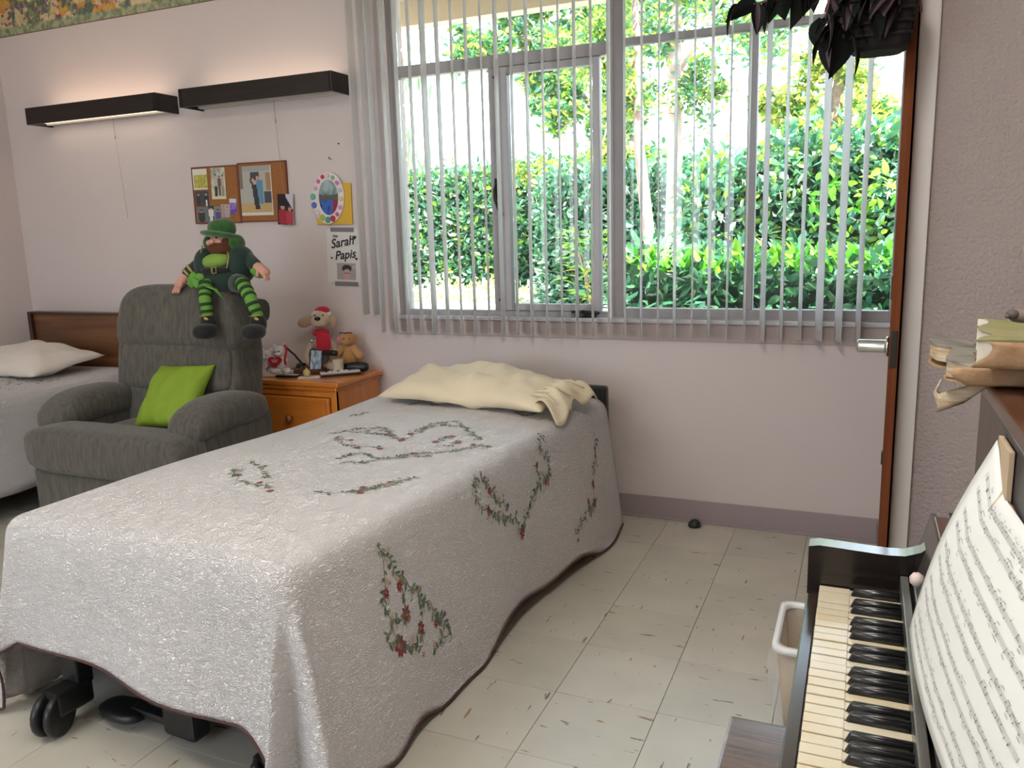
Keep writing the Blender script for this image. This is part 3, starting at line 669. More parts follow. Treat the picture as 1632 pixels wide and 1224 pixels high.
# ---------------------------------------------------------------- wall lamps
LB = wood('dark_lamp_wood', (.018, .010, .007), (.009, .005, .004), .45, 'X', 3, .1)
def wall_lamp(x0, x1, label, down, up, cord):
    t = empty('wall_lamp', ((x0+x1)/2, D, 2.09), label=label, cat='lamp', group='over-bed lamps on the back wall'); w_ = (x1-x0)/2
    b = BM(); bx(b, -w_, w_, -.165, -.150, -.047, .047, .002); obj('front_panel', b, LB, t)
    for s_ in (-1, 1): b = BM(); bx(b, s_*w_-.008, s_*w_+.008, -.165, -.0015, -.047, .047, .002); obj('end_cap', b, LB, t)
    b = BM(); bx(b, -w_+.01, w_-.01, -.05, -.002, -.04, .04, .002); obj('housing', b, mat('lamp_housing', (.6, .58, .53), .5), t)
    b = BM(); bx(b, -w_+.012, w_-.012, -.149, -.052, -.030, -.024); obj('lower_diffuser', b, emis('lit_diffuser', (1, .80, .62), 1.1) if down else mat('unlit_diffuser', (.62, .60, .56), .5), t)
    b = BM(); tube(b, [(-w_+.04, -.10, .012), (w_-.04, -.10, .012)], .018, 10); obj('tube', b, emis('lamp_tube', (1, .78, .58), up), t)
    b = BM(); tube(b, [(cord, -.035, -.04), (cord, -.033, -.14), (cord+.003, -.03, -.15)], .0016, 5)
    tube(b, [(cord, -.033, -.14), (cord+.006, -.012, -.60)], .0009, 5); lathe(b, [(.003, 0), (.0035, .02)], 8, c=(cord, -.033, -.15)); obj('pull_cord', b, mat('cord_tan', (.42, .33, .24), .7), t)
wall_lamp(-4.555, -3.555, 'dark wood wall lamp shining below as well, over the far bed', True, 4.5, .04)
wall_lamp(-3.372, -2.415, 'dark wood wall lamp nearest the window, its underside unlit', False, 3.8, .03)
# ---------------------------------------------------------------- cork boards and prints
CORK = mat('cork', (.40, .17, .05), .85, col2=(.30, .115, .03), vscale=120, bump=.3, bscale=150, bdist=.001)
EDGE = mat('board_edge', (.20, .055, .03), .6)
def board(x0, x1, z0, z1, tilt, label):
    t = empty('cork_board', ((x0+x1)/2, D, (z0+z1)/2), label=label, cat='pinboard', rot=(0, tilt, 0)); w_, h_ = (x1-x0)/2, (z1-z0)/2
    b = BM(); bx(b, -w_, w_, -.010, -.001, -h_, h_, .001); obj('cork_panel', b, CORK, t)
    b = BM()
    for q in ((-w_-.003, w_+.003, h_-.003, h_+.004), (-w_-.003, w_+.003, -h_-.004, -h_+.003)): bx(b, q[0], q[1], -.013, -.001, q[2], q[3])
    bx(b, -w_-.004, -w_+.003, -.013, -.001, -h_, h_); bx(b, w_-.003, w_+.004, -.013, -.001, -h_, h_); obj('edge_strip', b, EDGE, t)
board(-3.487, -3.168, 1.442, 1.745, .01, 'cork board nearer the far bed, covered in small photographs')
board(-3.160, -2.842, 1.442, 1.750, .01, 'cork board holding one large photograph of a couple')
def person(u, t, cx, top, w_, coat, skin=(.62, .40, .32), hair=(.08, .05, .03), legs=None, bot=0):
    h = top-bot; hd = top-h*.09
    if (u-cx)**2/(w_*.30)**2+(t-hd)**2/(h*.085)**2 < 1: return hair if t > hd+h*.02 else skin
    if bot < t < top-h*.17:
        k = w_*(.5 if t > bot+h*.45 else .36)
        if abs(u-cx) < k: return coat if (t > bot+h*.45 or legs is None) else legs
    return None
def first(*a):
    for x in a:
        if x is not None: return x
def nz(u, t, s, seed=0): return noise.noise(Vector((u*s, t*s, seed)))
def photo(name, w_, h_, paint, x, z, label, tilt=0, y=D-.014, n=26, cat='photograph', group=None, rx=0):
    o = card(name, w_, h_, paint, (x, y, z), (rx, tilt, 0), n=n); return tag(o, label, cat, group)
photo('greeting_card', .103, .112, lambda u, t: (.80, .79, .68) if t > .72 or u < .06 or t < .07 else mixc((.62, .60, .16), (.42, .38, .06), max(0, min(1, nz(u, t, 6)+.5+(.4 if .4 < u and t < .5 and int(u*9) % 2 else 0)))), -3.430, 1.683, 'yellow and white card at the top left of the corkboard', .01)
photo('photograph', .100, .170, lambda u, t: first(person(u, t, .32, .80, .24, (.55, .5, .42), legs=(.05, .05, .05), bot=.08), person(u, t, .58, .76, .20, (.16, .12, .09), (.5, .25, .2), bot=.12), person(u, t, .80, .78, .2, (.55, .42, .34), legs=(.35, .3, .2), bot=.1), (.72, .69, .52) if t < .1 or u > .95 else mixc((.35, .38, .28), (.68, .68, .60), max(0, min(1, .6+nz(u, t, 5)-(.5 if t > .65 and u < .4 else 0))))), -3.302, 1.655, 'tall photograph of people standing in a row outdoors', .03)
photo('photograph', .098, .083, lambda u, t: first(person(u, t, .22, .90, .26, (.05, .05, .06), (.45, .25, .2), bot=-.5), (.75, .78, .8) if abs(u-.78) < .06 and t < .42 else None, person(u, t, .78, .92, .28, (.04, .04, .06), (.55, .35, .28), bot=-.5), (.07, .09, .09)), -3.425, 1.578, 'dark photograph showing two people in dark suits', .02)
photo('photograph', .085, .083, lambda u, t: first(person(u, t, .4, .85, .6, (.05, .06, .05), (.40, .24, .18), bot=-.5), (.16, .20, .21)), -3.432, 1.490, 'small dark portrait at the bottom left board corner', .02, y=D-.0145)
photo('photograph', .045, .090, lambda u, t: first(person(u, t, .5, .95, .8, (.78, .76, .74), (.55, .33, .27), bot=-.1), (.05, .05, .06)), -3.372, 1.490, 'narrow photograph of a figure dressed all in white', .03, n=12)
photo('photograph', .052, .083, lambda u, t: first(person(u, t, .5, .85, .6, (.10, .08, .28), (.42, .28, .34), bot=-.4), (.25, .27, .28)), -3.322, 1.490, 'small photograph of a figure in dark blue', .02, n=12)
photo('photograph', .060, .072, lambda u, t: first(person(u, t, .3, .9, .3, (.5, .3, .28), bot=-.3), person(u, t, .72, .8, .3, (.42, .45, .42), bot=-.3), (.50, .42, .36)), -3.268, 1.505, 'small tan snapshot beside the purple picture', .03, n=14)
photo('photograph', .048, .082, lambda u, t: (.70, .70, .78) if t > .72 else mixc((.12, .04, .42), (.42, .34, .68), max(0, min(1, t+nz(u, t, 7)))), -3.212, 1.528, 'purple picture leaning at the lower right of the board', .04, n=14)
photo('photograph', .215, .262, lambda u, t: (.74, .72, .66) if t < .06 or u > .97 else first(
    (.045, .05, .055) if abs(u-.47-.15*(t-.5)*-1) < .075 and .12 < t < .62 else None, (.13, .30, .44) if abs(u-.63) < .10 and .22 < t < .70 else None,
    (.60, .38, .28) if (u-.43)**2+(t-.70)**2 < .0022 or (u-.57)**2+(t-.75)**2 < .0022 else None, (.10, .06, .04) if (u-.40)**2+(t-.70)**2 < .0055 or (u-.56)**2+(t-.78)**2 < .004 else None,
    (.07, .08, .10) if .36 < u < .62 and .70 < t < .88 else None, (.56, .40, .18) if t < .26 else None, (.42, .24, .12) if u > .82 and .5 < t < .85 else None, (.08, .09, .10) if u > .76 and .24 < t < .48 else None,
    (.25, .18, .15) if u < .1 and t > .55 else None, (.40, .40, .37) if t > .9 else (.46, .48, .43)), -3.045, 1.604, 'large photograph of a couple, one in black, one in blue', .012, n=40)
photo('photograph', .100, .160, lambda u, t: first((.62, .62, .70) if u > .55 and t > 1-.1-(u-.55)*.9 and t < .99 else None, (.012, .012, .014) if t > .62 and u < .9 else None, person(u, t, .33, .70, .5, (.38, .02, .04), (.50, .28, .24), bot=-.5),
    person(u, t, .80, .64, .42, (.45, .05, .07), (.50, .26, .24), bot=-.5), (.02, .02, .02)), -2.852, 1.498, 'photograph of people in red shirts dangling past the board edge', .05, y=D-.024, n=26, rx=-.02)
# oval button frame on a yellow card
t = empty('oval_picture_frame', (-2.575, D, 1.545), label='oval craft frame studded with coloured buttons on yellow card', cat='picture frame', rot=(0, .02, 0))
YEL = mat('yellow_card', (.72, .45, .05), .7)
b = BM(); bx(b, -.085, .135, -.012, -.002, -.135, .075, .004); obj('yellow_backing', b, YEL, t)
def oval(rx_, rz_, n=30): return [(rx_*math.cos(2*PI*k/n), rz_*math.sin(2*PI*k/n)) for k in range(n)]
MX = Matrix.Rotation(PI/2, 4, 'X')
b = BM(); prism(b, oval(.098, .132), .012, .022, M=Matrix.Rotation(.10, 4, 'Y') @ MX); obj('oval_frame', b, mat('foam_white', (.78, .72, .70), .7), t)
def ovp(u, t_):
    if t_ < .42: return mixc((.04, .14, .52), (.02, .02, .06), max(0, nz(u, t_, 5)*2)) if u < .7 else (.30, .03, .05)
    if t_ < .58: return (.12, .12, .11)
    return mixc((.38, .50, .50), (.12, .20, .18), max(0, min(1, .2+nz(u, t_, 4)*1.6)))
v = []; f = []; cols = []; nr_, na = 8, 28
for r_ in range(nr_+1):
    for k in range(na):
        a = 2*PI*k/na; v.append((.004+.060*r_/nr_*math.cos(a), -.0235, .004+.090*r_/nr_*math.sin(a)))
for r_ in range(nr_):
    for k in range(na):
        k2 = (k+1) % na; f.append((r_*na+k, r_*na+k2, (r_+1)*na+k2, (r_+1)*na+k)); q = (r_+.5)/nr_; a = 2*PI*(k+.5)/na
        cols.append(ovp(.5+.5*q*math.cos(a), .5+.5*q*math.sin(a)))
o = raw('oval_photo', v, f, PRINT, t); color_faces(o.data, cols)
bc = [(.55, .03, .05), (.62, .15, .35), (.65, .4, .5), (.10, .45, .30), (.08, .12, .50), (.70, .62, .6), (.40, .52, .05), (.04, .38, .28), (.55, .02, .04), (.60, .1, .25), (.65, .3, .5), (.70, .60, .15), (.6, .55, .6), (.65, .2, .4), (.3, .5, .25), (.72, .6, .65)]
for k, c in enumerate(bc):
    a = 1.9+2*PI*k/len(bc); b = BM()
    r_ = .016 if k in (3, 4, 5, 6, 7, 8) else .011; e = .018 if 3 <= k <= 7 else 0
    p = Matrix.Translation(((.082+e*.6)*math.cos(a), -.023, .112*math.sin(a)+.002)) @ MX
    lathe(b, [(r_, 0), (r_, .003), (r_*.8, .005), (r_*.55, .0035)], 14, M=p)
    obj('button', b, mat('button_%d' % k, c, .35), t)
b = BM(); tube(b, [(-2.553, D, 1.742), (-2.553, D-.022, 1.742), (-2.548, D-.026, 1.752)], .0022, 6); tag(obj('wall_hook', b, STEEL), 'tiny bare hook in the wall above the button frame', 'hook')
b = BM(); tube(b, [(-2.50, D, 1.815), (-2.50, D-.01, 1.815)], .003, 6); tag(obj('nail', b, STEEL), 'small nail head in the wall beside the blind', 'nail')
# hand lettered paper with a portrait
t = empty('paper_sign', (-2.512, D-.003, 1.245), label='hand-lettered white paper with hearts and a portrait, taped up', cat='poster', rot=(0, .035, 0))
PAPER = mat('white_paper', (.74, .72, .70), .8); INK = mat('black_ink', (.03, .03, .035), .7)
b = BM(); bx(b, -.105, .105, -.0015, .0005, -.14, .14); obj('sheet', b, PAPER, t)
TAPE = mat('grey_tape', (.20, .20, .20), .5)
for z, x in ((.137, -.005), (-.143, .012)): b = BM(); bx(b, x-.072, x+.072, -.0035, -.0015, z-.011, z+.011); obj('tape', b, TAPE, t)
def text(s, size, x, z, parent, y=-.003, m=INK, rot=0, shear=.3, name='lettering', ext=.0002, off=.0012):
    c = bpy.data.curves.new(name, 'FONT'); c.body = s; c.size = size; c.shear = shear; c.extrude = ext; c.offset = off; c.align_x = 'CENTER'
    c.resolution_u = 3
    o = bpy.data.objects.new(name, c); C.objects.link(o); o.parent = parent; o.location = (x, y, z); o.rotation_euler = (PI/2, -rot, 0); c.materials.append(m)
    bpy.context.view_layer.update(); me = bpy.data.meshes.new_from_object(o.evaluated_get(bpy.context.evaluated_depsgraph_get())); bpy.data.objects.remove(o)
    o = bpy.data.objects.new(name, me); C.objects.link(o); o.parent = parent; o.location = (x, y, z); o.rotation_euler = (PI/2, -rot, 0); return o
text('Sarah', .066, -.005, .052, t, rot=.18); text('Papis', .064, .01, -.012, t, rot=.12); text('The', .022, -.05, .095, t, rot=.2, off=.0004)
def heart(bm, x, z, s_, M=None, y=-.003):
    pts = [(16*math.sin(a)**3, 13*math.cos(a)-5*math.cos(2*a)-2*math.cos(3*a)-math.cos(4*a)) for a in [2*PI*k/20 for k in range(20)]]
    vs = [bm.verts.new((x+p*s_/32, y, z+q*s_/32)) for p, q in pts]; bm.faces.new(vs)
for x, z, s_ in ((.070, .098, .026), (-.075, -.010, .014), (.078, -.012, .018)): b = BM(); heart(b, x, z, s_); obj('heart_drawing', b, INK, t)
def port(u, t_):
    a = ((u-.52)/.19)**2+((t_-.42)/.30)**2
    if a < 1 and t_ < .66: return (.60, .36, .36) if not (.44 < t_ < .52 and abs(abs(u-.52)-.08) < .05) else (.12, .06, .06)
    if ((u-.52)/.25)**2+((t_-.72)/.20)**2 < 1: return (.05, .045, .045)
    if t_ < .12: return (.66, .65, .66)
    if (u-.92)**2+(t_-.8)**2 < .012: return (.50, .47, .46)
    return (.40, .38, .37)
o = card('portrait_photo', .118, .100, port, (.014, -.0025, -.085), parent=t)
# ---------------------------------------------------------------- doll
GRN = mat('dark_green_velvet', (.006, .028, .020), .8, sheen=.3, bump=.2, bscale=60, bdist=.003); HAT = mat('green_plush_hat', (.035, .15, .022), .9, sheen=.4, col2=(.02, .08, .012), vscale=40, bump=.5, bscale=120, bdist=.003)
LIME = mat('lime_felt', (.12, .32, .04), .8); SHIRT = mat('lime_shirt', (.22, .38, .06), .8, bump=.3, bscale=40); SKIN = mat('doll_skin', (.62, .33, .25), .7); BEARD = mat('auburn_beard', (.10, .030, .012), .95, bump=.8, bscale=90, bdist=.005)
BOOT = mat('black_velvet', (.006, .006, .007), .8, sheen=.2); GOLD = mat('gold_braid', (.48, .36, .12), .5, metal=.4); STR = mat('sock_stripe_dark', (.02, .05, .02), .85)
DZ = 0
t = empty('leprechaun_doll', (-2.685, 2.94, 1.135), label='soft leprechaun doll in green hat sitting atop the recliner', cat='doll', rot=(0, 0, .12))
def dp(name, m, f_, par=None):
    b = BM(); f_(b); o = obj(name, b, m, par or t, True); return o
dp('torso', GRN, lambda b: (sup(b, (0, .0, .075), (.115, .085, .095), .9, .9), sup(b, (0, -.045, .035), (.105, .07, .06), .9, .9)))
dp('jacket', GRN, lambda b: (sup(b, (-.085, -.015, .095), (.05, .075, .085), .9, .9), sup(b, (.088, -.01, .10), (.055, .075, .085), .9, .9)))
dp('shirt', SHIRT, lambda b: sup(b, (-.005, -.045, .118), (.072, .060, .038), .9, .9, M=Matrix.Rotation(-.12, 4, 'Y')))
dp('belt', BOOT, lambda b: sup(b, (.0, -.052, .078), (.085, .066, .016), .6, .9))
dp('buckle', GOLD, lambda b: (tube(b, [(.012, -.121, .066), (.032, -.119, .068), (.032, -.120, .094), (.012, -.122, .092), (.012, -.121, .066)], .0035, 6)))
dp('head', SKIN, lambda b: (sup(b, (0, -.015, .195), (.060, .055, .052)), sup(b, (-.012, -.072, .205), (.015, .014, .012)), sup(b, (-.035, -.058, .200), (.016, .012, .013)), sup(b, (.02, -.06, .204), (.014, .012, .012))))
dp('beard', BEARD, lambda b: (sup(b, (.012, -.045, .172), (.062, .042, .034), 1, 1), sup(b, (.042, -.035, .19), (.026, .035, .035)), sup(b, (-.045, -.03, .182), (.02, .03, .03))))
dp('eyes', BOOT, lambda b: (sup(b, (-.025, -.068, .220), (.005, .004, .005)), sup(b, (.012, -.070, .222), (.005, .004, .005))))
def hatf(b):
    M_ = Matrix.Rotation(-.12, 4, 'Y')
    sup(b, (-.008, .005, .262), (.062, .058, .044), .75, .9, M=M_, nu=24)
    sup(b, (0, -.012, .232), (.098, .085, .016), .8, 1, M=Matrix.Rotation(.12, 4, 'Y') @ Matrix.Rotation(-.15, 4, 'X'), nu=28)
    sup(b, (.075, -.01, .195), (.028, .05, .04)); sup(b, (-.072, .0, .200), (.022, .045, .035))
dp('hat', HAT, hatf)
dp('gold_braid', GOLD, lambda b: (tube(b, [(-.075, -.055, .19), (-.078, -.065, .16), (-.070, -.075, .13), (-.064, -.08, .10)], .003, 5), tube(b, [(.055, -.06, .165), (.072, -.075, .14), (.070, -.085, .105), (.064, -.09, .08)], .0035, 5),
    tube(b, [(.085, -.075, .065), (.105, -.06, .055), (.12, -.05, .04)], .003, 5)))
dp('arm', GRN, lambda b: rtube(b, [(-.085, -.01, .135), (-.13, -.03, .098), (-.165, -.055, .068)], [.032, .030, .027]))
dp('hand', SKIN, lambda b: (rtube(b, [(-.175, -.065, .050), (-.195, -.085, .018)], [.021, .023]), [rtube(b, [(-.195+dx, -.09, .01), (-.203+dx*1.3, -.098, -.016)], .0075, 6) for dx in (-.014, -.003, .008)], rtube(b, [(-.18, -.09, .028), (-.172, -.105, .012)], .007, 6)))
dp('cuff', GOLD, lambda b: (tube(b, [(-.150, -.045, .082), (-.157, -.05, .076)], .030, 12), tube(b, [(-.163, -.056, .068), (-.169, -.060, .062)], .0285, 12)))
dp('arm', GRN, lambda b: rtube(b, [(.080, .0, .140), (.13, -.01, .118), (.175, -.03, .095)], [.034, .034, .030]))
dp('hand', SKIN, lambda b: (rtube(b, [(.195, -.04, .085), (.232, -.055, .065)], [.026, .027]), [rtube(b, [(.24, -.06+dy, .06), (.258, -.075+dy, .038)], .008, 6) for dy in (-.012, .0, .012)], rtube(b, [(.215, -.075, .07), (.222, -.095, .055)], .008, 6)))
dp('cuff', LIME, lambda b: sup(b, (.198, -.058, .062), (.036, .022, .018), M=Matrix.Rotation(.5, 4, 'Y')))
for s_, pts in ((-1, [(-.045, -.05, .02), (-.022, -.125, .02), (-.005, -.165, -.04), (.004, -.170, -.115)]), (1, [(.08, -.05, .02), (.165, -.125, .02), (.225, -.165, -.04), (.258, -.170, -.115)])):
    P_ = [Vector(p) for p in pts]
    lg = dp('leg', LIME if s_ < 0 else LIME, lambda b: rtube(b, P_, [.032, .031, .028, .024], 12))
    b = BM()
    for k in range(5):
        q = 1.0+k*.42; i = int(q); fr = q-i
        if i >= 3: break
        a = P_[i].lerp(P_[i+1], fr); a2 = P_[i].lerp(P_[i+1], min(1, fr+.17)); tube(b, [a, a2], [.0335-.0015*k, .0332-.0015*k], 12)
    obj('stripe', b, STR, lg)
    dp('breeches', GRN, lambda b: rtube(b, [P_[0], P_[0].lerp(P_[1], .75)], [.044, .040], 12))
    e = P_[3]
    dp('boot', BOOT, lambda b: (sup(b, e+Vector((0, -.0, -.035)), (.036, .036, .045)), sup(b, e+Vector((.016 if s_ < 0 else .004, -.048, -.066)), (.046, .062, .034), .8, .9)))
    dp('boot_buckle', GOLD, lambda b: (sup(b, e+Vector((.012, -.030, -.012)), (.012, .006, .007), M=Matrix.Rotation(.4, 4, 'Y')), tube(b, [e+Vector((-.03, -.02, -.002)), e+Vector((0, -.034, .0)), e+Vector((.03, -.02, .004))], .0025, 5)))
def clover(b):
    for a in (0, 2.1, 4.2):
        sup(b, (-.055+.022*math.cos(a+.5), -.150+.006*math.sin(a), .045+.018*math.sin(a+.5)), (.024, .006, .016), M=Matrix.Rotation(a, 4, 'Y'))
    sup(b, (-.10, -.125, .03), (.02, .006, .026))
    tube(b, [(-.02, -.165, .02), (.06, -.175, .0), (.10, -.180, -.04)], [.004, .013, .004], 6, flat=.35)
dp('felt_leaf', LIME, clover)
dp('felt_ribbon', LIME, lambda b: tube(b, [(.12, -.09, .02), (.128, -.10, -.005)], [.006, .003], 6))
# ---------------------------------------------------------------- things on the nightstand
NZ = .6525
WP = mat('white_plush', (.80, .76, .76), .9, bump=.6, bscale=120, bdist=.003, sheen=.4); RED = mat('red_felt', (.55, .012, .035), .8, sheen=.3); TAN = mat('tan_plush', (.52, .37, .24), .95, bump=.5, bscale=110, bdist=.003, sheen=.4)
TANL = mat('pale_plush', (.66, .52, .38), .95, bump=.5, bscale=110, bdist=.003, sheen=.4); GINGER = mat('ginger_plush', (.50, .26, .09), .95, bump=.5, bscale=110, bdist=.003, sheen=.4); EYE = mat('bead_eye', (.01, .01, .01), .2); PINK = mat('pink_plush', (.62, .22, .24), .9)
t = empty('twin_bear_figurine', (-2.755, 3.315, NZ), .2, 'pair of small white bears holding a red heart', 'figurine', rot=(0, 0, .35))
b = BM(); bx(b, -.095, .075, -.045, .045, .0, .022, .006, seg=3); obj('base', b, WHITE, t)
def bear(b, x, s_): sup(b, (x, 0, .062*s_), (.036*s_, .036*s_, .048*s_)); sup(b, (x, -.008, .118*s_), (.033*s_, .031*s_, .030*s_)); sup(b, (x-.024*s_, 0, .145*s_), (.012*s_, .008, .012*s_)); sup(b, (x+.024*s_, 0, .145*s_), (.012*s_, .008, .012*s_)); sup(b, (x, -.038*s_, .110*s_), (.014*s_, .012, .011*s_))
b = BM(); bear(b, -.048, .92); sup(b, (-.065, -.03, .025), (.018, .03, .015)); obj('small_bear', b, WP, t, True)
b = BM(); bear(b, .022, 1.05); sup(b, (.062, -.03, .028), (.02, .032, .017)); sup(b, (.0, -.03, .028), (.03, .028, .018)); obj('large_bear', b, WP, t, True)
b = BM()
for x, z in ((-.060, .110), (-.038, .111), (.012, .128), (.032, .129)): sup(b, (x, -.042 if x > 0 else -.037, z), (.0035, .003, .0035))
obj('eyes', b, EYE, t, True)
b = BM(); pts = [(16*math.sin(a)**3*.0022, (13*math.cos(a)-5*math.cos(2*a)-2*math.cos(3*a)-math.cos(4*a))*.0020) for a in [2*PI*k/24 for k in range(24)]]
prism(b, pts, .042, .056, M=Matrix.Translation((.012, 0, .080)) @ Matrix.Rotation(PI/2, 4, 'X')); obj('heart', b, RED, t)
b = BM(); [bx(b, .012-w_, .012+w_, -.0575, -.056, z, z+.004) for w_, z in ((.017, .086), (.012, .077))]; obj('white_lettering', b, WHITE, t)
b = BM(); tube(b, [(.055, -.01, .16), (.066, -.02, .13), (.06, -.04, .09), (.064, -.045, .06)], .006, 6); tube(b, [(-.02, -.045, .06), (-.035, -.048, .04)], .004, 6); obj('red_ribbon', b, RED, t)
t = empty('plush_dog', (-2.605, 3.51, NZ), .1, 'tan plush dog in a red and white winter hat', 'soft toy', rot=(0, 0, .5))
b = BM(); sup(b, (0, 0, .09), (.060, .050, .095)); rtube(b, [(-.05, -.01, .14), (-.078, -.025, .08), (-.07, -.04, .055)], .02); rtube(b, [(.05, -.01, .14), (.07, -.03, .09)], .018); rtube(b, [(-.03, -.01, .03), (-.055, -.045, .024)], .022); rtube(b, [(.03, -.01, .03), (.055, -.045, .024)], .022); obj('body', b, TANL, t, True)
b = BM(); sup(b, (0, -.012, .275), (.050, .048, .050)); sup(b, (-.002, -.05, .262), (.042, .032, .034)); hd = obj('head', b, TANL, t, True)
b = BM(); sup(b, (-.078, -.005, .262), (.042, .014, .028), M=Matrix.Rotation(-.35, 4, 'Y')); obj('ear', b, TAN, hd, True)
b = BM(); sup(b, (.062, -.01, .255), (.020, .014, .032), M=Matrix.Rotation(.0, 4, 'Y')); obj('ear', b, TAN, hd, True)
b = BM(); sup(b, (-.004, -.082, .283), (.016, .012, .011)); obj('nose', b, EYE, hd, True)
b = BM(); tube(b, [(-.02, -.078, .243), (0, -.082, .238), (.02, -.078, .243)], .0015, 5); sup(b, (-.02, -.052, .297), (.004, .004, .005)); sup(b, (.02, -.052, .297), (.004, .004, .005)); obj('stitched_mouth', b, EYE, hd)
b = BM(); sup(b, (.012, .0, .318), (.040, .036, .022)); hh = obj('hat', b, RED, t, True)
b = BM(); sup(b, (-.018, -.018, .306), (.030, .030, .012), M=Matrix.Rotation(-.3, 4, 'Y')); sup(b, (.045, -.01, .298), (.014, .014, .013)); obj('hat_trim', b, WP, hh, True)
b = BM(); sup(b, (0, -.02, .205), (.046, .042, .020), .7, 1); sup(b, (.015, -.062, .158), (.038, .012, .046), .6, .6); obj('scarf', b, RED, t, True)
b = BM(); sup(b, (-.045, -.05, .165), (.010, .010, .010)); sup(b, (-.040, -.055, .14), (.008, .008, .008)); obj('silver_bell', b, CHROME, t, True)
b = BM(); sup(b, (-.015, -.045, .085), (.052, .022, .045), .7, .7); obj('grey_waistcoat', b, mat('grey_felt', (.16, .15, .15), .9), t, True)
t = empty('plush_bear', (-2.455, 3.53, NZ), .45, 'small ginger plush bear sitting beside the hatted dog', 'soft toy')
b = BM(); sup(b, (0, 0, .08), (.050, .04, .075)); rtube(b, [(.03, -.02, .12), (.06, -.04, .085)], .022); rtube(b, [(-.03, -.02, .12), (-.05, -.05, .10)], .018); rtube(b, [(.03, 0, .03), (.05, -.035, .022)], .022); rtube(b, [(-.03, 0, .03), (-.045, -.035, .022)], .022); obj('body', b, GINGER, t, True)
b = BM(); sup(b, (0, -.01, .17), (.042, .038, .040)); sup(b, (.0, -.045, .16), (.022, .02, .018)); sup(b, (.038, 0, .165), (.014, .012, .024)); hd = obj('head', b, GINGER, t, True)
b = BM(); sup(b, (-.042, -.005, .165), (.018, .012, .022)); obj('pink_ear', b, PINK, hd, True)
b = BM(); tube(b, [(-.035, -.035, .205), (-.02, -.045, .208), (-.006, -.04, .203), (.01, -.045, .207), (.028, -.038, .204)], .0025, 5); sup(b, (-.014, -.047, .175), (.004, .004, .004)); sup(b, (.014, -.047, .175), (.004, .004, .004)); obj('spectacles', b, EYE, hd)
t = empty('picture_frame', (-2.592, 3.415, NZ), .15, 'small dark upright frame with a blue snapshot, before the dog', 'picture frame', rot=(-.16, .10, .5))
b = BM(); bx(b, -.033, .033, 0, .008, .0, .125, .002); bx(b, -.008, .008, .008, .05, .0, .006); obj('frame', b, BLACK, t)
card('snapshot', .054, .112, lambda u, t_: mixc((.12, .26, .40), (.60, .70, .72), max(0, min(1, .5+nz(u, t_, 4)*1.3))), (0, -.001, .063), parent=t, n=10)
b = BM(); lathe(b, [(.026, 0), (.026, .002), (.029, .07), (.030, .076), (.027, .076), (.024, .01), (.001, .008)], 20, c=(-2.452, 3.425, NZ)); tag(obj('cup', b, mat('beige_plastic', (.62, .54, .40), .4)), 'beige plastic cup standing in front of the ginger bear', 'cup')
b = BM(); lathe(b, [(.006, 0), (.015, .002), (.015, .07), (.013, .078), (.004, .08)], 14, M=Matrix.Translation((-2.540, 3.430, NZ+.108)) @ Matrix.Rotation(PI/2, 4, 'Y')); tag(obj('flashlight', b, BLACK), 'stubby black flashlight propped across the little frame and cup', 'flashlight')
b = BM(); rtube(b, [(-2.455, 3.475, NZ+.025), (-2.40, 3.485, NZ+.033), (-2.345, 3.50, NZ+.03)], [.022, .024, .025], 14); tag(obj('spectacle_case', b, mat('black_leather', (.012, .012, .014), .4)), 'rounded black case at the window end of the nightstand', 'case')
t = empty('remote_control', (-2.425, 3.40, NZ), .75, 'light grey handset remote lying near the nightstand corner', 'remote control')
b = BM(); bx(b, -.10, .10, -.022, .022, .001, .012, .004); obj('dark_underside', b, BLACK, t)
b = BM(); bx(b, -.10, .10, -.022, .022, .012, .024, .005); obj('grey_shell', b, mat('grey_plastic', (.52, .52, .53), .4), t)
for i in range(7):
    for j in range(3): b = BM(); bx(b, -.07+i*.02-.005, -.07+i*.02+.005, -.014+j*.011, -.008+j*.011, .0235, .026, .001, seg=1); obj('key_button', b, WHITE if i % 3 else BLACK, t)
b = BM(); bx(b, -.085, .085, -.05, .05, 0, .022, .008, seg=3, M=Matrix.Translation((-2.655, 3.44, NZ+.001)) @ Matrix.Rotation(.15, 4, 'Z')); bx(b, -.02, .08, -.03, .03, .022, .032, .005, M=Matrix.Translation((-2.655, 3.44, NZ+.001)) @ Matrix.Rotation(.25, 4, 'Z')); tag(obj('wallet', b, mat('brown_leather', (.13, .07, .045), .5, bump=.3, bscale=60)), 'brown leather wallet lying in front of the dog', 'wallet')
t = empty('gift_card', (-2.545, 3.305, NZ), 0, 'white card lying flat under the gold ball', 'card')
b = BM(); bx(b, -.055, .055, -.032, .032, .0005, .003, M=Matrix.Rotation(.5, 4, 'Z')); obj('sheet', b, PAPER, t)
b = BM(); sup(b, (-2.566, 3.312, NZ+.0225), (.019, .019, .019)); lathe(b, [(.006, 0), (.005, .007), (.001, .008)], 10, c=(-2.566, 3.312, NZ+.039)); tag(obj('bauble', b, mat('gold_bauble', (.80, .64, .26), .3, metal=.45, bump=.6, bscale=90, bdist=.004), None, True), 'tiny gold ball ornament resting on a white card', 'ornament')
b = BM(); bx(b, -.07, .05, -.024, .024, .001, .012, .004, M=Matrix.Translation((-2.655, 3.29, NZ)) @ Matrix.Rotation(.2, 4, 'Z')); t = obj('mobile_phone', b, BLACK); tag(t, 'slim black phone with pale strip beside the bear figurine', 'phone')
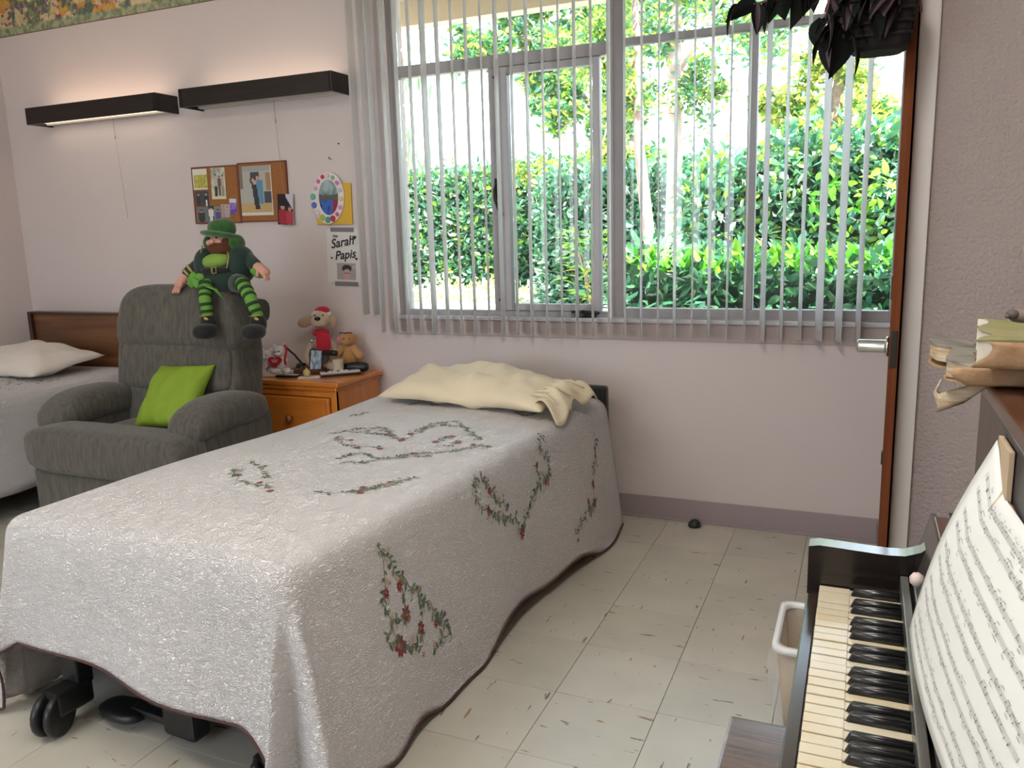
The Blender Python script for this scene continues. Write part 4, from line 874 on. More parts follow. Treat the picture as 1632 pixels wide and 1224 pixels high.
b = BM(); bx(b, -.025, .05, -.016, .012, .012, .0145, .001, M=Matrix.Translation((-2.655, 3.29, NZ)) @ Matrix.Rotation(.2, 4, 'Z')); obj('screen', b, mat('pale_screen', (.6, .62, .62), .3), t)
t = empty('magnifier', (-2.72, 3.46, NZ), 0, 'black round-headed magnifier leaning behind the bear figurine', 'magnifier')
b = BM(); lathe(b, [(.001, 0), (.032, .003), (.034, .02), (.028, .04), (.012, .045)], 18, M=Matrix.Translation((.01, 0, .0)) @ Matrix.Rotation(.0, 4, 'X')); obj('head', b, BLACK, t)
b = BM(); rtube(b, [(.015, 0, .040), (-.03, .0, .085), (-.085, .0, .125)], [.006, .005, .006], 8); obj('handle', b, BLACK, t)
b = BM(); lathe(b, [(.026, 0), (.030, .003), (.028, .016), (.016, .030), (.006, .034)], 20, c=(-.655, 3.562, .001)); tag(obj('doorstop', b, mat('black_rubber', (.02, .022, .02), .4)), 'black domed rubber doorstop on the floor by the baseboard', 'doorstop')
# ---------------------------------------------------------------- piano
PW = wood('dark_walnut_case', (.045, .030, .024), (.022, .014, .011), .22, 'Y', 3, .5); PWX = wood('dark_walnut_cheek', (.016, .011, .010), (.009, .006, .006), .25, 'X', 3, .4)
PWR = wood('reddish_walnut', (.12, .045, .024), (.06, .022, .012), .3, 'Y', 2.5, .4); PWB = wood('brown_panel', (.115, .075, .055), (.075, .048, .036), .4, 'Z', 3, .2)
pn = empty('upright_piano', (0, 1.53, 0), 0, 'old dark walnut upright piano with yellowed keys against the wall', 'piano')
def pb(name, x0, x1, y0, y1, z0, z1, m, bev=.002, par=None): b = BM(); bx(b, x0, x1, y0-1.53, y1-1.53, z0, z1, bev); return obj(name, b, m, par or pn)
K0, KP = 1.487, .0235; KN = K0-52*KP
YN = KN-.045
pb('key_slip', -.068, -.047, KN, 1.49, .600, .681, PW, .003)
pb('key_bed', -.062, .30, YN, 1.53, .585, .625, PW)
pb('bottom_board', .10, .118, YN+.03, 1.50, .06, .585, PWR); pb('plinth', .09, .14, YN+.02, 1.51, 0, .10, PW)
pb('upper_panel', .189, .205, YN+.02, 1.512, .845, 1.085, PWB)
b = BM()
for y0, y1, nm in ((1.51, 1.53, 0), (YN, YN+.02, 0)):
    b = BM(); prism(b, [(.10, 0), (.52, 0), (.52, 1.085), (.190, 1.085), (.190, .842), (.10, .62)], -(y1-1.53), -(y0-1.53), M=Matrix.Rotation(PI/2, 4, 'X')); obj('end_panel', b, PWB, pn); pb('back_frame', .49, .535, YN, 1.53, .0, 1.085, PWB)
pb('lid', .172, .54, YN-.015, 1.545, 1.085, 1.108, PWR, .004)
pb('shelf', .132, .192, YN+.02, 1.512, .827, .842, PWR, .002)
for y0, y1 in ((1.49, 1.53), (YN, YN+.04)):   # cheeks with swept top
    b = BM(); prof = [(-.068, .585), (-.068, .768), (-.05, .772), (.06, .768), (.09, .770), (.115, .780), (.135, .800), (.15, .83), (.155, .845), (.19, .845), (.19, .585)]
    prism(b, prof, -(y1-1.53), -(y0-1.53), M=Matrix.Rotation(PI/2, 4, 'X')); obj('cheek', b, PWX, pn)
    b = BM(); pr_ = prof[1:9]
    for (xa, za), (xb, zb) in zip(pr_, pr_[1:]):
        v = [b.verts.new(p) for p in ((xa, y0-1.529, za+.0008), (xb, y0-1.529, zb+.0008), (xb, y1-1.531, zb+.0008), (xa, y1-1.531, za+.0008))]; b.faces.new(v)
    bmesh.ops.remove_doubles(b, verts=b.verts, dist=.0002); bmesh.ops.recalc_face_normals(b, faces=b.faces)
    for f_ in b.faces: f_.smooth = True
    obj('cheek_cap', b, mat('grey_cheek_cap', (.16, .15, .15), .22, coat=.6), pn)  # lighter grey strip along the cheek's top
b = BM(); prism(b, [(.098, .700), (.104, .70), (.140, .828), (.132, .828)], -0.04, 1.53-KN, M=Matrix.Rotation(PI/2, 4, 'X')); fbd = obj('fallboard', b, mat('worn_fallboard', (.075, .062, .055), .3, coat=.4, col2=(.05, .042, .038), vscale=30), pn)
b = BM(); bx(b, .084, .097, KN-1.53, 1.487-1.53, .700, .736, .002); bx(b, .102, .110, KN-1.53, 1.46-1.53, .735, .745, .002); obj('name_rail', b, mat('worn_rail', (.16, .17, .155), .35, coat=.5, col2=(.06, .05, .045), vscale=60, stretch=(1, .1, 1)), pn)
for y in (1.395, KN+.09):
    b = BM(); M = Matrix.Translation((.1195, y-1.53, .765)) @ Matrix.Rotation(-1.25, 4, 'Y')
    lathe(b, [(.010, 0), (.008, .006), (.006, .008)], 14, M=M); kb = obj('knob_collar', b, BRASS, fbd)
    b = BM(); lathe(b, [(.005, .007), (.010, .010), (.012, .018), (.009, .025), (.002, .028)], 16, M=M); obj('knob', b, mat('ivory_knob', (.72, .60, .56), .3), fbd)
# felt line and keys
pb('key_felt', -.048, -.0465, KN, K0, .66, .688, mat('black_felt', (.01, .01, .01), .9), 0)
IV = mat('aged_ivory', (.66, .56, .36), .28, coat=.3, coords='World', col2=(.72, .68, .56), vscale=9); EB = mat('ebony', (.006, .006, .007), .3, coat=.15)
IV2 = mat('key_wood', (.45, .33, .18), .7)
wm = BM(); bx(wm, -.046, .0045, -KP+.0013, -.0013, .680, .700, .0012, seg=2); bx(wm, .0035, .098, -KP+.0025, -.0025, .683, .6985, .001, seg=1)
me_w = bpy.data.meshes.new('white_key'); wm.to_mesh(me_w); wm.free(); me_w.materials.append(IV)
km = BM(); M = None
v = [(.006, -.0055, .697), (.006, .0055, .697), (.0985, .0055, .697), (.0985, -.0055, .697), (.013, -.0042, .7125), (.013, .0042, .7125), (.0985, .0042, .7125), (.0985, -.0042, .7125)]
vs = [km.verts.new(p) for p in v]
for f in ((3, 2, 1, 0), (4, 5, 6, 7), (0, 1, 5, 4), (1, 2, 6, 5), (2, 3, 7, 6), (3, 0, 4, 7)): km.faces.new([vs[i] for i in f])
bmesh.ops.bevel(km, geom=list(km.edges)+list(km.verts), offset=.0016, segments=2, affect='EDGES')
me_b = bpy.data.meshes.new('black_key'); km.to_mesh(me_b); km.free(); me_b.materials.append(EB); me_b.shade_smooth()
rk = random.Random(4)
for k in range(52):
    o = bpy.data.objects.new('white_key', me_w); C.objects.link(o); o.parent = pn; o.location = (rk.uniform(-.0004, .0004), K0-k*KP-1.53, rk.uniform(-.0012, .0005))
    if k % 7 in (0, 2, 3, 5, 6) and k < 51:
        o = bpy.data.objects.new('black_key', me_b); C.objects.link(o); o.parent = pn; o.location = (0, K0-(k+1)*KP-1.53, rk.uniform(-.0006, .0006))
pb('key_frame', -.044, .10, KN, K0, .630, .674, MATS['black_felt'], 0)
# bench
bn = empty('piano_bench', (-.02, .95, 0), 0, 'dark wooden piano bench tucked under the keyboard', 'bench')
b = BM(); bx(b, -.158, .12, -.385, .385, .478, .50, .005, seg=2); obj('seat', b, wood('bench_top_wood', (.14, .082, .062), (.09, .052, .042), .22, 'X', 3, .5), bn)
b = BM(); bx(b, -.135, .10, -.35, .35, .40, .478, .003); obj('apron', b, PW, bn)
for x in (-.12, .085):
    for y in (-.34, .34): b = BM(); lathe(b, [(.016, 0), (.014, .1), (.022, .3), (.02, .42)], 12, c=(x, y, 0)); obj('leg', b, PW, bn)
# ---------------------------------------------------------------- open music book
mb = empty('music_book', (.1, 1.2, .77), 0, 'open sheet music book propped on the piano', 'music book')
# page: rests on the shelf rail, leaning back against the upper panel; u = towards the player side end, v = up the page
def page(u, v, off=0.0):
    bow = .016*math.sin(u*PI)*(1-v)
    bx0 = .084+.022*u+.018*u*u; k_ = min(1, u/.14); k_ = k_*k_*(3-2*k_); tx = .172+.002*k_+.03*max(0, u-.14)
    x = bx0*(1-v)+tx*v-.012*math.sin(v*PI)-bow*.5
    y = 1.2-.50*u+.05*u*(1-v)
    z = (.775-.004*u)*(1-v)+(1.058-.055*k_)*v+.010*math.sin(v*PI)*0
    return Vector((x-.1, y-1.2, z-.77))+Vector((-.95, 0, .3))*off
PGM = mat('page_paper', (.78, .80, .78), .6)
pg = grid(24, 20, lambda u, v: page(u, v), 'page', PGM, mb, True, .0012)
b = BM(); r6 = random.Random(12)
def q4(u0, v0, u1, v1, wv):
    a = page(u0, v0-wv, .0016); c = page(u1, v1-wv, .0016); d = page(u1, v1+wv, .0016); e = page(u0, v0+wv, .0016)
    b.faces.new([b.verts.new(p) for p in (a, c, d, e)])
def stave(v0, u0, u1):
    n = 12
    for l in range(5):
        vv = v0+l*.0052
        for i in range(n): q4(u0+(u1-u0)*i/n, vv, u0+(u1-u0)*(i+1)/n, vv, .00045)
def note(u, v, flag):
    c = page(u, v, .0018); e1 = (page(u+.0024, v, .0018)-c); e2 = (page(u, v+.0032, .0018)-c)
    b.faces.new([b.verts.new(c+e1*math.cos(a)*1.2+e2*math.sin(a)) for a in (0, 1.05, 2.1, 3.14, 4.19, 5.24)])
    s_ = 1 if r6.random() < .6 else -1; d = .016*s_
    p = [page(u+.002*s_, v, .0018), page(u+.0028*s_, v, .0018), page(u+.0028*s_, v+d, .0018), page(u+.002*s_, v+d, .0018)]
    b.faces.new([b.verts.new(x) for x in (p if s_ > 0 else p[::-1])])
    if flag: q4(u+.002*s_, v+d, u+.002*s_+.02, v+d+r6.uniform(-.003, .003), .0012)
for sysn in range(5):
    v0 = .90-sysn*.185
    for st in (0, 1):
        vv = v0-st*.072; stave(vv, .05, .95)
        for half in (.06, .36, .66):
            u = half+.022
            while u < half+.26:
                note(u, vv+r6.uniform(-.004, .025), r6.random() < .5)
                if r6.random() < .15: note(u, vv+r6.uniform(.0, .03), False)
                u += r6.uniform(.016, .034)
        for ub in (.06, .19, .33, .468, .54, .68, .82, .948):
            p = [page(ub, vv, .0017), page(ub+.0018, vv, .0017), page(ub+.0018, vv+.021, .0017), page(ub, vv+.021, .0017)]; b.faces.new([b.verts.new(x) for x in p])
    if sysn % 2 == 0:
        for k in range(7): # chord boxes above the stave
            uu = .09+k*.055
            for a in range(3): q4(uu+a*.004, v0+.04, uu+a*.004+.001, v0+.04, .006)
bmesh.ops.recalc_face_normals(b, faces=b.faces)
obj('printed_music', b, mat('music_ink', (.13, .13, .14), .7), pg)
def under(u, v, d0): 
    p = page(u, v); return p+Vector((.004+d0, -.006, -.004))
def blk(name, m, d0, d1, ue, vt):
    vv = []; n = 12
    for d in (d0, d1):
        for j in range(n+1):
            for i in range(n+1): vv.append(page(i/n*ue, j/n*vt)+Vector((d, .001, -.002)))
    f = []; o_ = (n+1)**2
    for j in range(n):
        for i in range(n):
            k = j*(n+1)+i; f += [(k, k+1, k+n+2, k+n+1), (o_+k, o_+k+n+1, o_+k+n+2, o_+k+1)]
    for i in range(n):
        f += [(i, o_+i, o_+i+1, i+1), (n*(n+1)+i, n*(n+1)+i+1, o_+n*(n+1)+i+1, o_+n*(n+1)+i), (i*(n+1), (i+1)*(n+1), o_+(i+1)*(n+1), o_+i*(n+1)), (i*(n+1)+n, o_+i*(n+1)+n, o_+(i+1)*(n+1)+n, (i+1)*(n+1)+n)]
    return raw(name, vv, f, m, mb)
blk('page_block', mat('tan_pages', (.55, .42, .28), .8, bump=.5, bscale=200, stretch=(8, 1, 1), bdist=.001), .0015, .009, 1.0, .985)
# dark binder standing behind the open book
b = BM(); bx(b, .1735-.1, .180-.1, 1.115-1.2, 1.203-1.2, .90-.77, 1.064-.77, .001); obj('folded_pages', b, MATS['tan_pages'], mb)
bd = empty('binder', (.2, 1.0, .98), 0, 'glossy dark binder standing behind the sheet music', 'binder')
b = BM(); bx(b, .181-.2, .188-.2, .52-1.0, 1.205-1.0, -.10, .092, .003, seg=2); 
bb = obj('binder_cover', b, mat('glossy_dark_cover', (.008, .009, .016), .4, coat=.1), bd)
b = BM(); tube(b, [(-.017, .203, .094), (-.017, .14, .094), (-.017, .0, .094), (-.017, -.45, .094)], .004, 8); obj('binding_edge', b, mat('scuffed_edge', (.10, .10, .13), .4, metal=.4), bd)
# purple-blue covered book low at the near end
b = BM(); bx(b, -.01, .01, -.15, .15, -.11, .11, .004, M=Matrix.Translation((.166, .62, .86)) @ Matrix.Rotation(.25, 4, 'Y')); tag(obj('songbook', b, mat('purple_blue_cover', (.05, .045, .16), .3, coat=.4)), 'thin purple-blue songbook at the near end of the piano', 'book')
# ---------------------------------------------------------------- old books on the lid
def ragged_book(name, loc, rz, w_, d_, h_, cover, label, pages, seed, curl=.02):
    """w_ along x, d_ along y, spine at -y side; torn left edge"""
    t = empty(name, loc, rz, label, 'book'); r = random.Random(seed)
    nx, ny = 14, 16
    def edge(j): return .010*math.sin(j*.7+seed)+r.uniform(-.003, .003)
    ed = [edge(j) for j in range(ny+1)]
    def sl(z0, z1, inset, m, nm, cur):
        vv = []; f = []
        for z in (z0, z1):
            for j in range(ny+1):
                for i in range(nx+1):
                    u = i/nx; y = (j/ny-.5)*(d_-inset*2); x = -w_/2+inset+ed[j]*(1-u)+(w_-inset*2)*u
                    vv.append((x, y, z+cur*(1-u)**3*(j/ny)+.002*math.sin(u*7+j)*(1-u)))
        o_ = (nx+1)*(ny+1)
        for j in range(ny):
            for i in range(nx):
                k = j*(nx+1)+i; f += [(k, k+nx+1, k+nx+2, k+1), (o_+k, o_+k+1, o_+k+nx+2, o_+k+nx+1)]
        for i in range(nx): f += [(i, i+1, o_+i+1, o_+i), (ny*(nx+1)+i, o_+ny*(nx+1)+i, o_+ny*(nx+1)+i+1, ny*(nx+1)+i+1)]
        for j in range(ny): k = j*(nx+1); k2 = k+nx; f += [(k, o_+k, o_+k+nx+1, k+nx+1), (k2, k2+nx+1, o_+k2+nx+1, o_+k2)]
        return raw(nm, vv, f, m, t)
    sl(.003, h_-.004, .003, pages, 'page_block', curl)
    sl(0, .003, 0, cover[1], 'back_cover', curl*.5); sl(h_-.004, h_-.0015, .001, cover[0], 'front_cover', curl)
    grid(24, 6, lambda u, v: (-w_/2+.012*math.sin(v*4+seed)+u*w_, -d_/2-.004-.006*abs(noise.noise(Vector((u*9, v*3, seed))))-.003*math.sin(v*PI), .002+v*(h_-.004)+.006*noise.noise(Vector((u*6, v*2, seed+4)))*v), 'torn_spine', cover[1], t, True, .0015)
    return t
PGT = mat('aged_page_edge', (.66, .58, .44), .85, bump=.8, bscale=300, stretch=(1, 1, 8), bdist=.001, col2=(.42, .28, .15), vscale=25)
BRN = mat('torn_brown_paper', (.24, .12, .05), .85, col2=(.42, .28, .16), vscale=20, bump=.6, bscale=60, bdist=.004)
ragged_book('old_hymnal', (.256, 1.415, 1.1095), .12, .275, .20, .030, (mat('grey_printed_cover', (.12, .12, .11), .6, col2=(.30, .27, .23), vscale=14, stretch=(1, 4, 1)), BRN), 'tattered grey-covered book hanging over the piano lid edge', PGT, 2, .022)
ragged_book('green_songbook', (.284, 1.335, 1.1445), -.10, .245, .195, .040, (mat('faded_green_cover', (.20, .22, .07), .65, col2=(.28, .25, .13), vscale=8), BRN), 'thick faded green book stacked on the tattered grey one', mat('white_page_edge', (.78, .74, .64), .85, bump=.6, bscale=300, stretch=(1, 1, 8), bdist=.001), 5, .012)
b = BM(); tube(b, [(.115, 1.36, 1.108), (.108, 1.355, 1.09), (.113, 1.345, 1.075), (.14, 1.345, 1.087), (.17, 1.34, 1.1065), (.2, 1.35, 1.1092)], [.004, .012, .015, .012, .006, .003], 6, flat=.2); tag(obj('loose_page', b, PGT), 'torn curled page drooping below the grey-covered book', 'paper')
STN = mat('speckled_stone', (.34, .27, .24), .6, col2=(.20, .15, .13), vscale=60, bump=.4, bscale=80)
for (x, y, z, s_, lab) in ((.226, 1.452, 1.1865, 1, 'speckled stone animal figurine behind the green book'), (.260, 1.425, 1.1865, .95, 'stone animal figurine cut by the right edge of the photo')):
    t = empty('animal_figurine', (x, y, z), .3, lab, 'figurine'); 
    b = BM(); sup(b, (0, 0, .010*s_), (.018*s_, .014*s_, .012*s_)); obj('body', b, STN, t, True)
    b = BM(); sup(b, (-.016*s_, -.006, .013*s_), (.009*s_, .009*s_, .008*s_)); sup(b, (-.024*s_, -.009, .010*s_), (.004, .004, .003)); obj('head', b, mat('dark_stone', (.10, .085, .08), .6), t, True)
    b = BM(); sup(b, (.014*s_, -.004, .021*s_), (.004, .003, .004)); obj('ear', b, MATS['dark_stone'], t, True)
# ---------------------------------------------------------------- waste bin with liner
t = empty('waste_bin', (-.045, 2.12, 0), 0, 'tan plastic waste bin with white rim beyond the piano', 'bin')
def rr(w_, d_, r, n=5):
    o = []
    for cx_, cy_, a0 in ((w_-r, d_-r, 0), (-w_+r, d_-r, PI/2), (-w_+r, -d_+r, PI), (w_-r, -d_+r, 1.5*PI)):
        for k in range(n+1): a = a0+PI/2*k/n; o.append((cx_+r*math.cos(a), cy_+r*math.sin(a)))
    return o
def loft(b, secs, close=False):
    rings = [[b.verts.new((x, y, z)) for x, y in pts] for pts, z in secs]
    for r0, r1 in zip(rings, rings[1:]):
        for k in range(len(r0)): b.faces.new((r0[k], r0[(k+1) % len(r0)], r1[(k+1) % len(r0)], r1[k])).smooth = True
    if close: b.faces.new(rings[0][::-1])
b = BM(); loft(b, [(rr(.085, .10, .02), 0), (rr(.115, .135, .025), .30), (rr(.111, .131, .025), .30), (rr(.081, .096, .02), .006)], True); obj('bin_body', b, mat('tan_plastic', (.46, .36, .24), .5), t)
b = BM(); loft(b, [(rr(.115, .135, .03), .285), (rr(.124, .144, .03), .288), (rr(.124, .144, .03), .303), (rr(.108, .128, .03), .303), (rr(.108, .128, .03), .290)]); obj('rim', b, WHITE, t)
b = BM(); secs = []
for z, g in ((.304, .126), (.27, .134), (.23, .138), (.17, .130), (.12, .124)):
    pts = rr(g, g+.02, .03); secs.append(([(x+.006*noise.noise(Vector((x*30, y*30, z*20))), y+.010*noise.noise(Vector((y*30, x*30, z*20+5)))) for x, y in pts], z+0))
loft(b, secs); obj('clear_liner', b, film_mat('clear_film', (.85, .85, .84), .17), t)
b = BM(); loft(b, [([(x+.004*math.sin(y*90), y) for x, y in rr(.109, .129, .03)], .300), ([(x*.93+.012*math.sin(y*60), y*.95) for x, y in rr(.109, .129, .03)], .22), ([(x*.8, y*.8) for x, y in rr(.109, .129, .03)], .08)], False); obj('liner_inside', b, film_mat('cloudy_film', (.78, .76, .72), .35), t)
# ---------------------------------------------------------------- hanging plant
PY = 2.55
hp = empty('hanging_plant', (.01, PY, 1.80), 0, 'dark purple-leaved plant in a hanging basket before the window', 'plant')
POT = mat('dark_wicker', (.007, .004, .0035), .85, bump=.8, bscale=60, bdist=.006)
b = BM(); loft(b, [(rr(.055, .055, .03), -.005), (rr(.070, .070, .03), .005), (rr(.090, .085, .03), .17), (rr(.085, .080, .03), .17), (rr(.07, .07, .03), .14)], True)
for z in (.03, .06, .09, .12, .15): tube(b, [(x, y, z) for x, y in [(a*(.074+z*.1)/.08, c*(.074+z*.08)/.08) for a, c in rr(.08, .08, .03)]+[((.08)*(.074+z*.1)/.08, (.05)*(.074+z*.08)/.08)]], .005, 5, False)
obj('basket', b, POT, hp)
b = BM()
for x, y in ((-.07, -.06), (.07, -.06), (0, .075)): tube(b, [(x, y, .17), (0, 0, .62)], .0015, 5)
tube(b, [(0, 0, .62), (0, 0, CZ-1.80-.002)], .0025, 6); obj('hanger', b, BLACK, hp)
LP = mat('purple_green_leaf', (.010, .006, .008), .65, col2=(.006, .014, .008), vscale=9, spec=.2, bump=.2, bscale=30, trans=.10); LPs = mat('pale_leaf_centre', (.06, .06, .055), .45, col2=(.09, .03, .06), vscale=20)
def leafmesh(l, w_, fold, droop, mats_, name='leaf'):
    v = []; f = []; n = 8; mi = []
    for i in range(n+1):
        s_ = i/n; h = w_*math.sin(PI*min(1, s_**.75))**.9*(1-s_*.15) if 0 < i < n else 0
        y = l*s_; z = -droop*l*s_*s_
        for k in (-1, -.35, 0, .35, 1): v.append((h*k, y*(1-.0), z+fold*h*abs(k)+.0))
    for i in range(n):
        for k in range(4): a = i*5+k; f.append((a, a+1, a+6, a+5)); mi.append(1 if k in (1, 2) and len(mats_) > 1 else 0)
    me = bpy.data.meshes.new(name); me.from_pydata(v, [], f)
    for m in mats_: me.materials.append(m)
    me.polygons.foreach_set('material_index', mi); me.shade_smooth(); return me
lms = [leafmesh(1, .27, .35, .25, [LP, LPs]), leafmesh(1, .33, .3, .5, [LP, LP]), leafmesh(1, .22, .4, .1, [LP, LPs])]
r8 = random.Random(21)
def addleaf(p, d, l, roll=0, me=None, par=hp, name='leaf'):
    o = bpy.data.objects.new(name, me or r8.choice(lms)); C.objects.link(o); o.parent = par; o.location = p
    q = Vector(d).normalized().to_track_quat('Y', 'Z'); o.rotation_euler = (q.to_matrix() @ Matrix.Rotation(roll, 3, 'Y')).to_euler(); o.scale = (l, l, l); return o
stems = BM()
def stem(pts, nl, l0=.09):
    P_ = [Vector(p) for p in pts]; tube(stems, P_, .0035, 6)
    for k in range(nl):
        q = (k+.5)/nl*(len(P_)-1); i = int(q); a = P_[i].lerp(P_[i+1], q-i); dr = (P_[i+1]-P_[i]).normalized()
        side = Vector((r8.uniform(-1, 1), r8.uniform(-1, 1), r8.uniform(-.9, .2)))
        if a.x > .0: side.x = -abs(side.x)-.4; dr = Vector((-.2, dr.y, dr.z))
        addleaf(a, dr*.5+side*.8, l0*r8.uniform(.8, 1.25), r8.uniform(-.6, .6))
for k in range(9):
    a = 2*PI*k/9+.3; R_ = r8.uniform(.10, .16); R_ *= .6 if math.cos(a) > .1 else 1
    stem([(0, 0, .15), (R_*.6*math.cos(a), R_*.6*math.sin(a), .20), (R_*math.cos(a), R_*math.sin(a), .15), (R_*1.1*math.cos(a), R_*1.1*math.sin(a), .08)], 6)
stem([(-.02, 0, .15), (-.10, -.01, .20), (-.17, -.02, .20), (-.24, -.02, .17), (-.33, -.03, .155)], 15, .085)
stem([(-.02, 0, .16), (-.12, -.03, .23), (-.22, -.03, .23), (-.31, 0, .18)], 13, .09)
stem([(-.05, -.02, .15), (-.10, -.03, .13), (-.13, -.03, .08), (-.14, -.03, .045)], 8, .085)
stem([(-.05, -.05, .16), (-.09, -.07, .12), (-.085, -.07, .06)], 7, .09)
stem([(.0, -.06, .17), (.02, -.10, .17), (.03, -.11, .12)], 7, .09)
obj('stems', stems, mat('plant_stem', (.12, .05, .05), .5), hp)
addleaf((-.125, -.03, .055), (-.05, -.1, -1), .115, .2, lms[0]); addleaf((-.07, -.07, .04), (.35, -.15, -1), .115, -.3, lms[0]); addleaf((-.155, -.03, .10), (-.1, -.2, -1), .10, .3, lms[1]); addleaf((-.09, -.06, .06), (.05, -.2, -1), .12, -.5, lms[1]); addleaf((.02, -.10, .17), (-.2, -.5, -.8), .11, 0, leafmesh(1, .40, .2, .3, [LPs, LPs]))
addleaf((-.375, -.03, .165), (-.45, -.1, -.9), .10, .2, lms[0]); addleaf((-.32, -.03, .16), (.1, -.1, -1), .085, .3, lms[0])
# blind wand hook and cord on the frame
b = BM(); bx(b, .102, .110, YB-.033, YB-.025, 1.76, 1.80, .001); tube(b, [(.106, YB-.034, 1.79), (.10, YB-.034, 1.74), (.098, YB-.036, 1.70)], .0035, 6); tube(b, [(.098, YB-.036, 1.75), (.085, YB-.09, 1.66), (.081, YB-.135, 1.60)], .0012, 5)
tag(obj('cord_cleat', b, STEEL), 'small dark cleat with a thin cord on the white frame', 'cleat')
# ---------------------------------------------------------------- outdoors
GZ = .30
b = BM(); bx(b, -30, 14, D+.2, 45, GZ-.3, GZ); structure('ground', b, mat('sunlit_concrete', (.60, .57, .50), .9, var=.15, vscale=3))
b = BM(); bx(b, -12, -3.6, 12.1, 12.3, GZ-.1, GZ+.14, .01); structure('kerb', b, mat('kerb_concrete', (.22, .17, .15), .9))
b = BM(); bx(b, -7.5, 3, 4.62, 4.70, 2.60, 2.80, .004); bx(b, -7.5, 3, 4.70, 4.73, 2.60, 2.625, .003); bx(b, -7.5, 3, D+.2, 4.62, 2.74, 2.80); structure('roof_eave', b, mat('eave_paint', (.58, .50, .37), .7))
def leaves(name, n, pos, size, mats_, par, seed, asp=.42, up=.3, shape=6, kind='stuff', label=None):
    """n leaf blades, each a folded blade of 4 triangles"""
    rg = np.random.RandomState(seed); P_ = np.array([pos(rg) for _ in range(n)])
    l = rg.uniform(size[0], size[1], n); th = rg.uniform(0, 2*PI, n); ph = rg.uniform(-.9, .9, n)+up
    d = np.stack([np.cos(th)*np.cos(ph), np.sin(th)*np.cos(ph), np.sin(ph)], 1)
    s_ = np.cross(d, rg.normal(size=(n, 3))); s_ /= np.linalg.norm(s_, axis=1)[:, None]; nn = np.cross(s_, d)
    w_ = l*asp
    def pt(a, b_, c): return P_+d*(l*a)[:, None]+s_*(w_*b_)[:, None]+nn*(w_*c)[:, None]
    V_ = np.stack([pt(0, 0, 0), pt(.35, .5, .16), pt(.75, .42, .12), pt(1, 0, -.1), pt(.75, -.42, .12), pt(.35, -.5, .16)], 1).reshape(-1, 3)
    me = bpy.data.meshes.new(name); me.vertices.add(6*n); me.vertices.foreach_set('co', V_.ravel())
    base_ = np.arange(n)[:, None]*6
    F = np.concatenate([base_+[0, 1, 2, 3], base_+[0, 3, 4, 5]], 1).ravel()
    me.loops.add(8*n); me.loops.foreach_set('vertex_index', F); me.polygons.add(2*n)
    me.polygons.foreach_set('loop_start', np.arange(2*n)*4); me.polygons.foreach_set('loop_total', np.full(2*n, 4))
    for m in mats_: me.materials.append(m)
    mi = np.repeat(rg.randint(0, len(mats_), n), 2); me.polygons.foreach_set('material_index', mi); me.update(); me.validate()
    o = bpy.data.objects.new(name, me); C.objects.link(o); o.parent = par
    if kind: o['kind'] = kind
    return o
LG = mat('leaf_green', (.075, .20, .085), .3, trans=.35, spec=.6); LD = mat('leaf_deep_green', (.045, .145, .065), .3, trans=.3, spec=.6); LY = mat('leaf_yellow_green', (.20, .36, .035), .35, trans=.45, spec=.5); LB_ = mat('leaf_blue_green', (.08, .24, .15), .25, trans=.3, spec=.7)
LO = mat('leaf_pale_yellow', (.42, .44, .10), .5, trans=.5); LP2 = mat('leaf_painted_glare', (.36, .46, .34), .2, spec=.8); CORE = mat('hedge_core', (.008, .022, .010), 1); BARK = mat('bark', (.30, .20, .14), .9, col2=(.18, .11, .08), vscale=14, bump=.5, bscale=20)  # LP2: sun glare on hedge leaves put into a pale base colour
def hedge(name, x0, x1, yf, depth, ztop, n, size, mats_, label, seed, up=.3, group=None, z0=GZ):
    t = empty(name, ((x0+x1)/2, yf+depth/2, GZ), 0, label, 'hedge', group)
    def top(x): return ztop(x)+.16*noise.noise(Vector((x*1.3, seed, 0)))+.10*noise.noise(Vector((x*5, seed, 0)))
    cx_, cy_ = (x0+x1)/2, yf+depth/2
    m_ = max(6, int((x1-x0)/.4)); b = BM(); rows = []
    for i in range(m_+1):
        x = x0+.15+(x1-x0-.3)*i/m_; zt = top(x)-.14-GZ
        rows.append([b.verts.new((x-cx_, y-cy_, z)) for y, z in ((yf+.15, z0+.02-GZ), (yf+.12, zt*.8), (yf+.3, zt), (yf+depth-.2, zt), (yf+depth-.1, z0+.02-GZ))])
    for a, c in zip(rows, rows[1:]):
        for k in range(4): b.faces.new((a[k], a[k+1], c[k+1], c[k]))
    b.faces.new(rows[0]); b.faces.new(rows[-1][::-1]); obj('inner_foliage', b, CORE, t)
    def pos(rg):
        x = rg.uniform(x0, x1); zt = top(x); k = rg.rand()
        bulge = .10*noise.noise(Vector((x*1.7, rg.rand()*.1, seed+3)))
        if k < .72: z = rg.uniform(z0+.03, zt); y = yf+rg.exponential(.08)-.02+bulge+.12*max(0, (z-zt+.3)/.3)+.12*noise.noise(Vector((x*2, z*2, seed)))
        elif k < .82: x = x1+rg.uniform(-.06, .06); y = yf+rg.uniform(0, depth); z = rg.uniform(z0+.05, zt)
        else: y = yf+rg.uniform(0, depth*.8); z = zt-rg.exponential(.06)+rg.exponential(.06)
        return (x-cx_, y-cy_, z-GZ)
    leaves('leaf_mass', n, pos, size, mats_, t, seed, up=up); return t, pos
hedge('tall_hedge', -11, -3.9, 12.6, 1.2, lambda x: 2.25+.02*(x+11), 13000, (.09, .17), [LG, LG, LD, LB_, LY, LD, LP2], 'tall leafy green hedge behind the left half of the window', 3, up=.3)
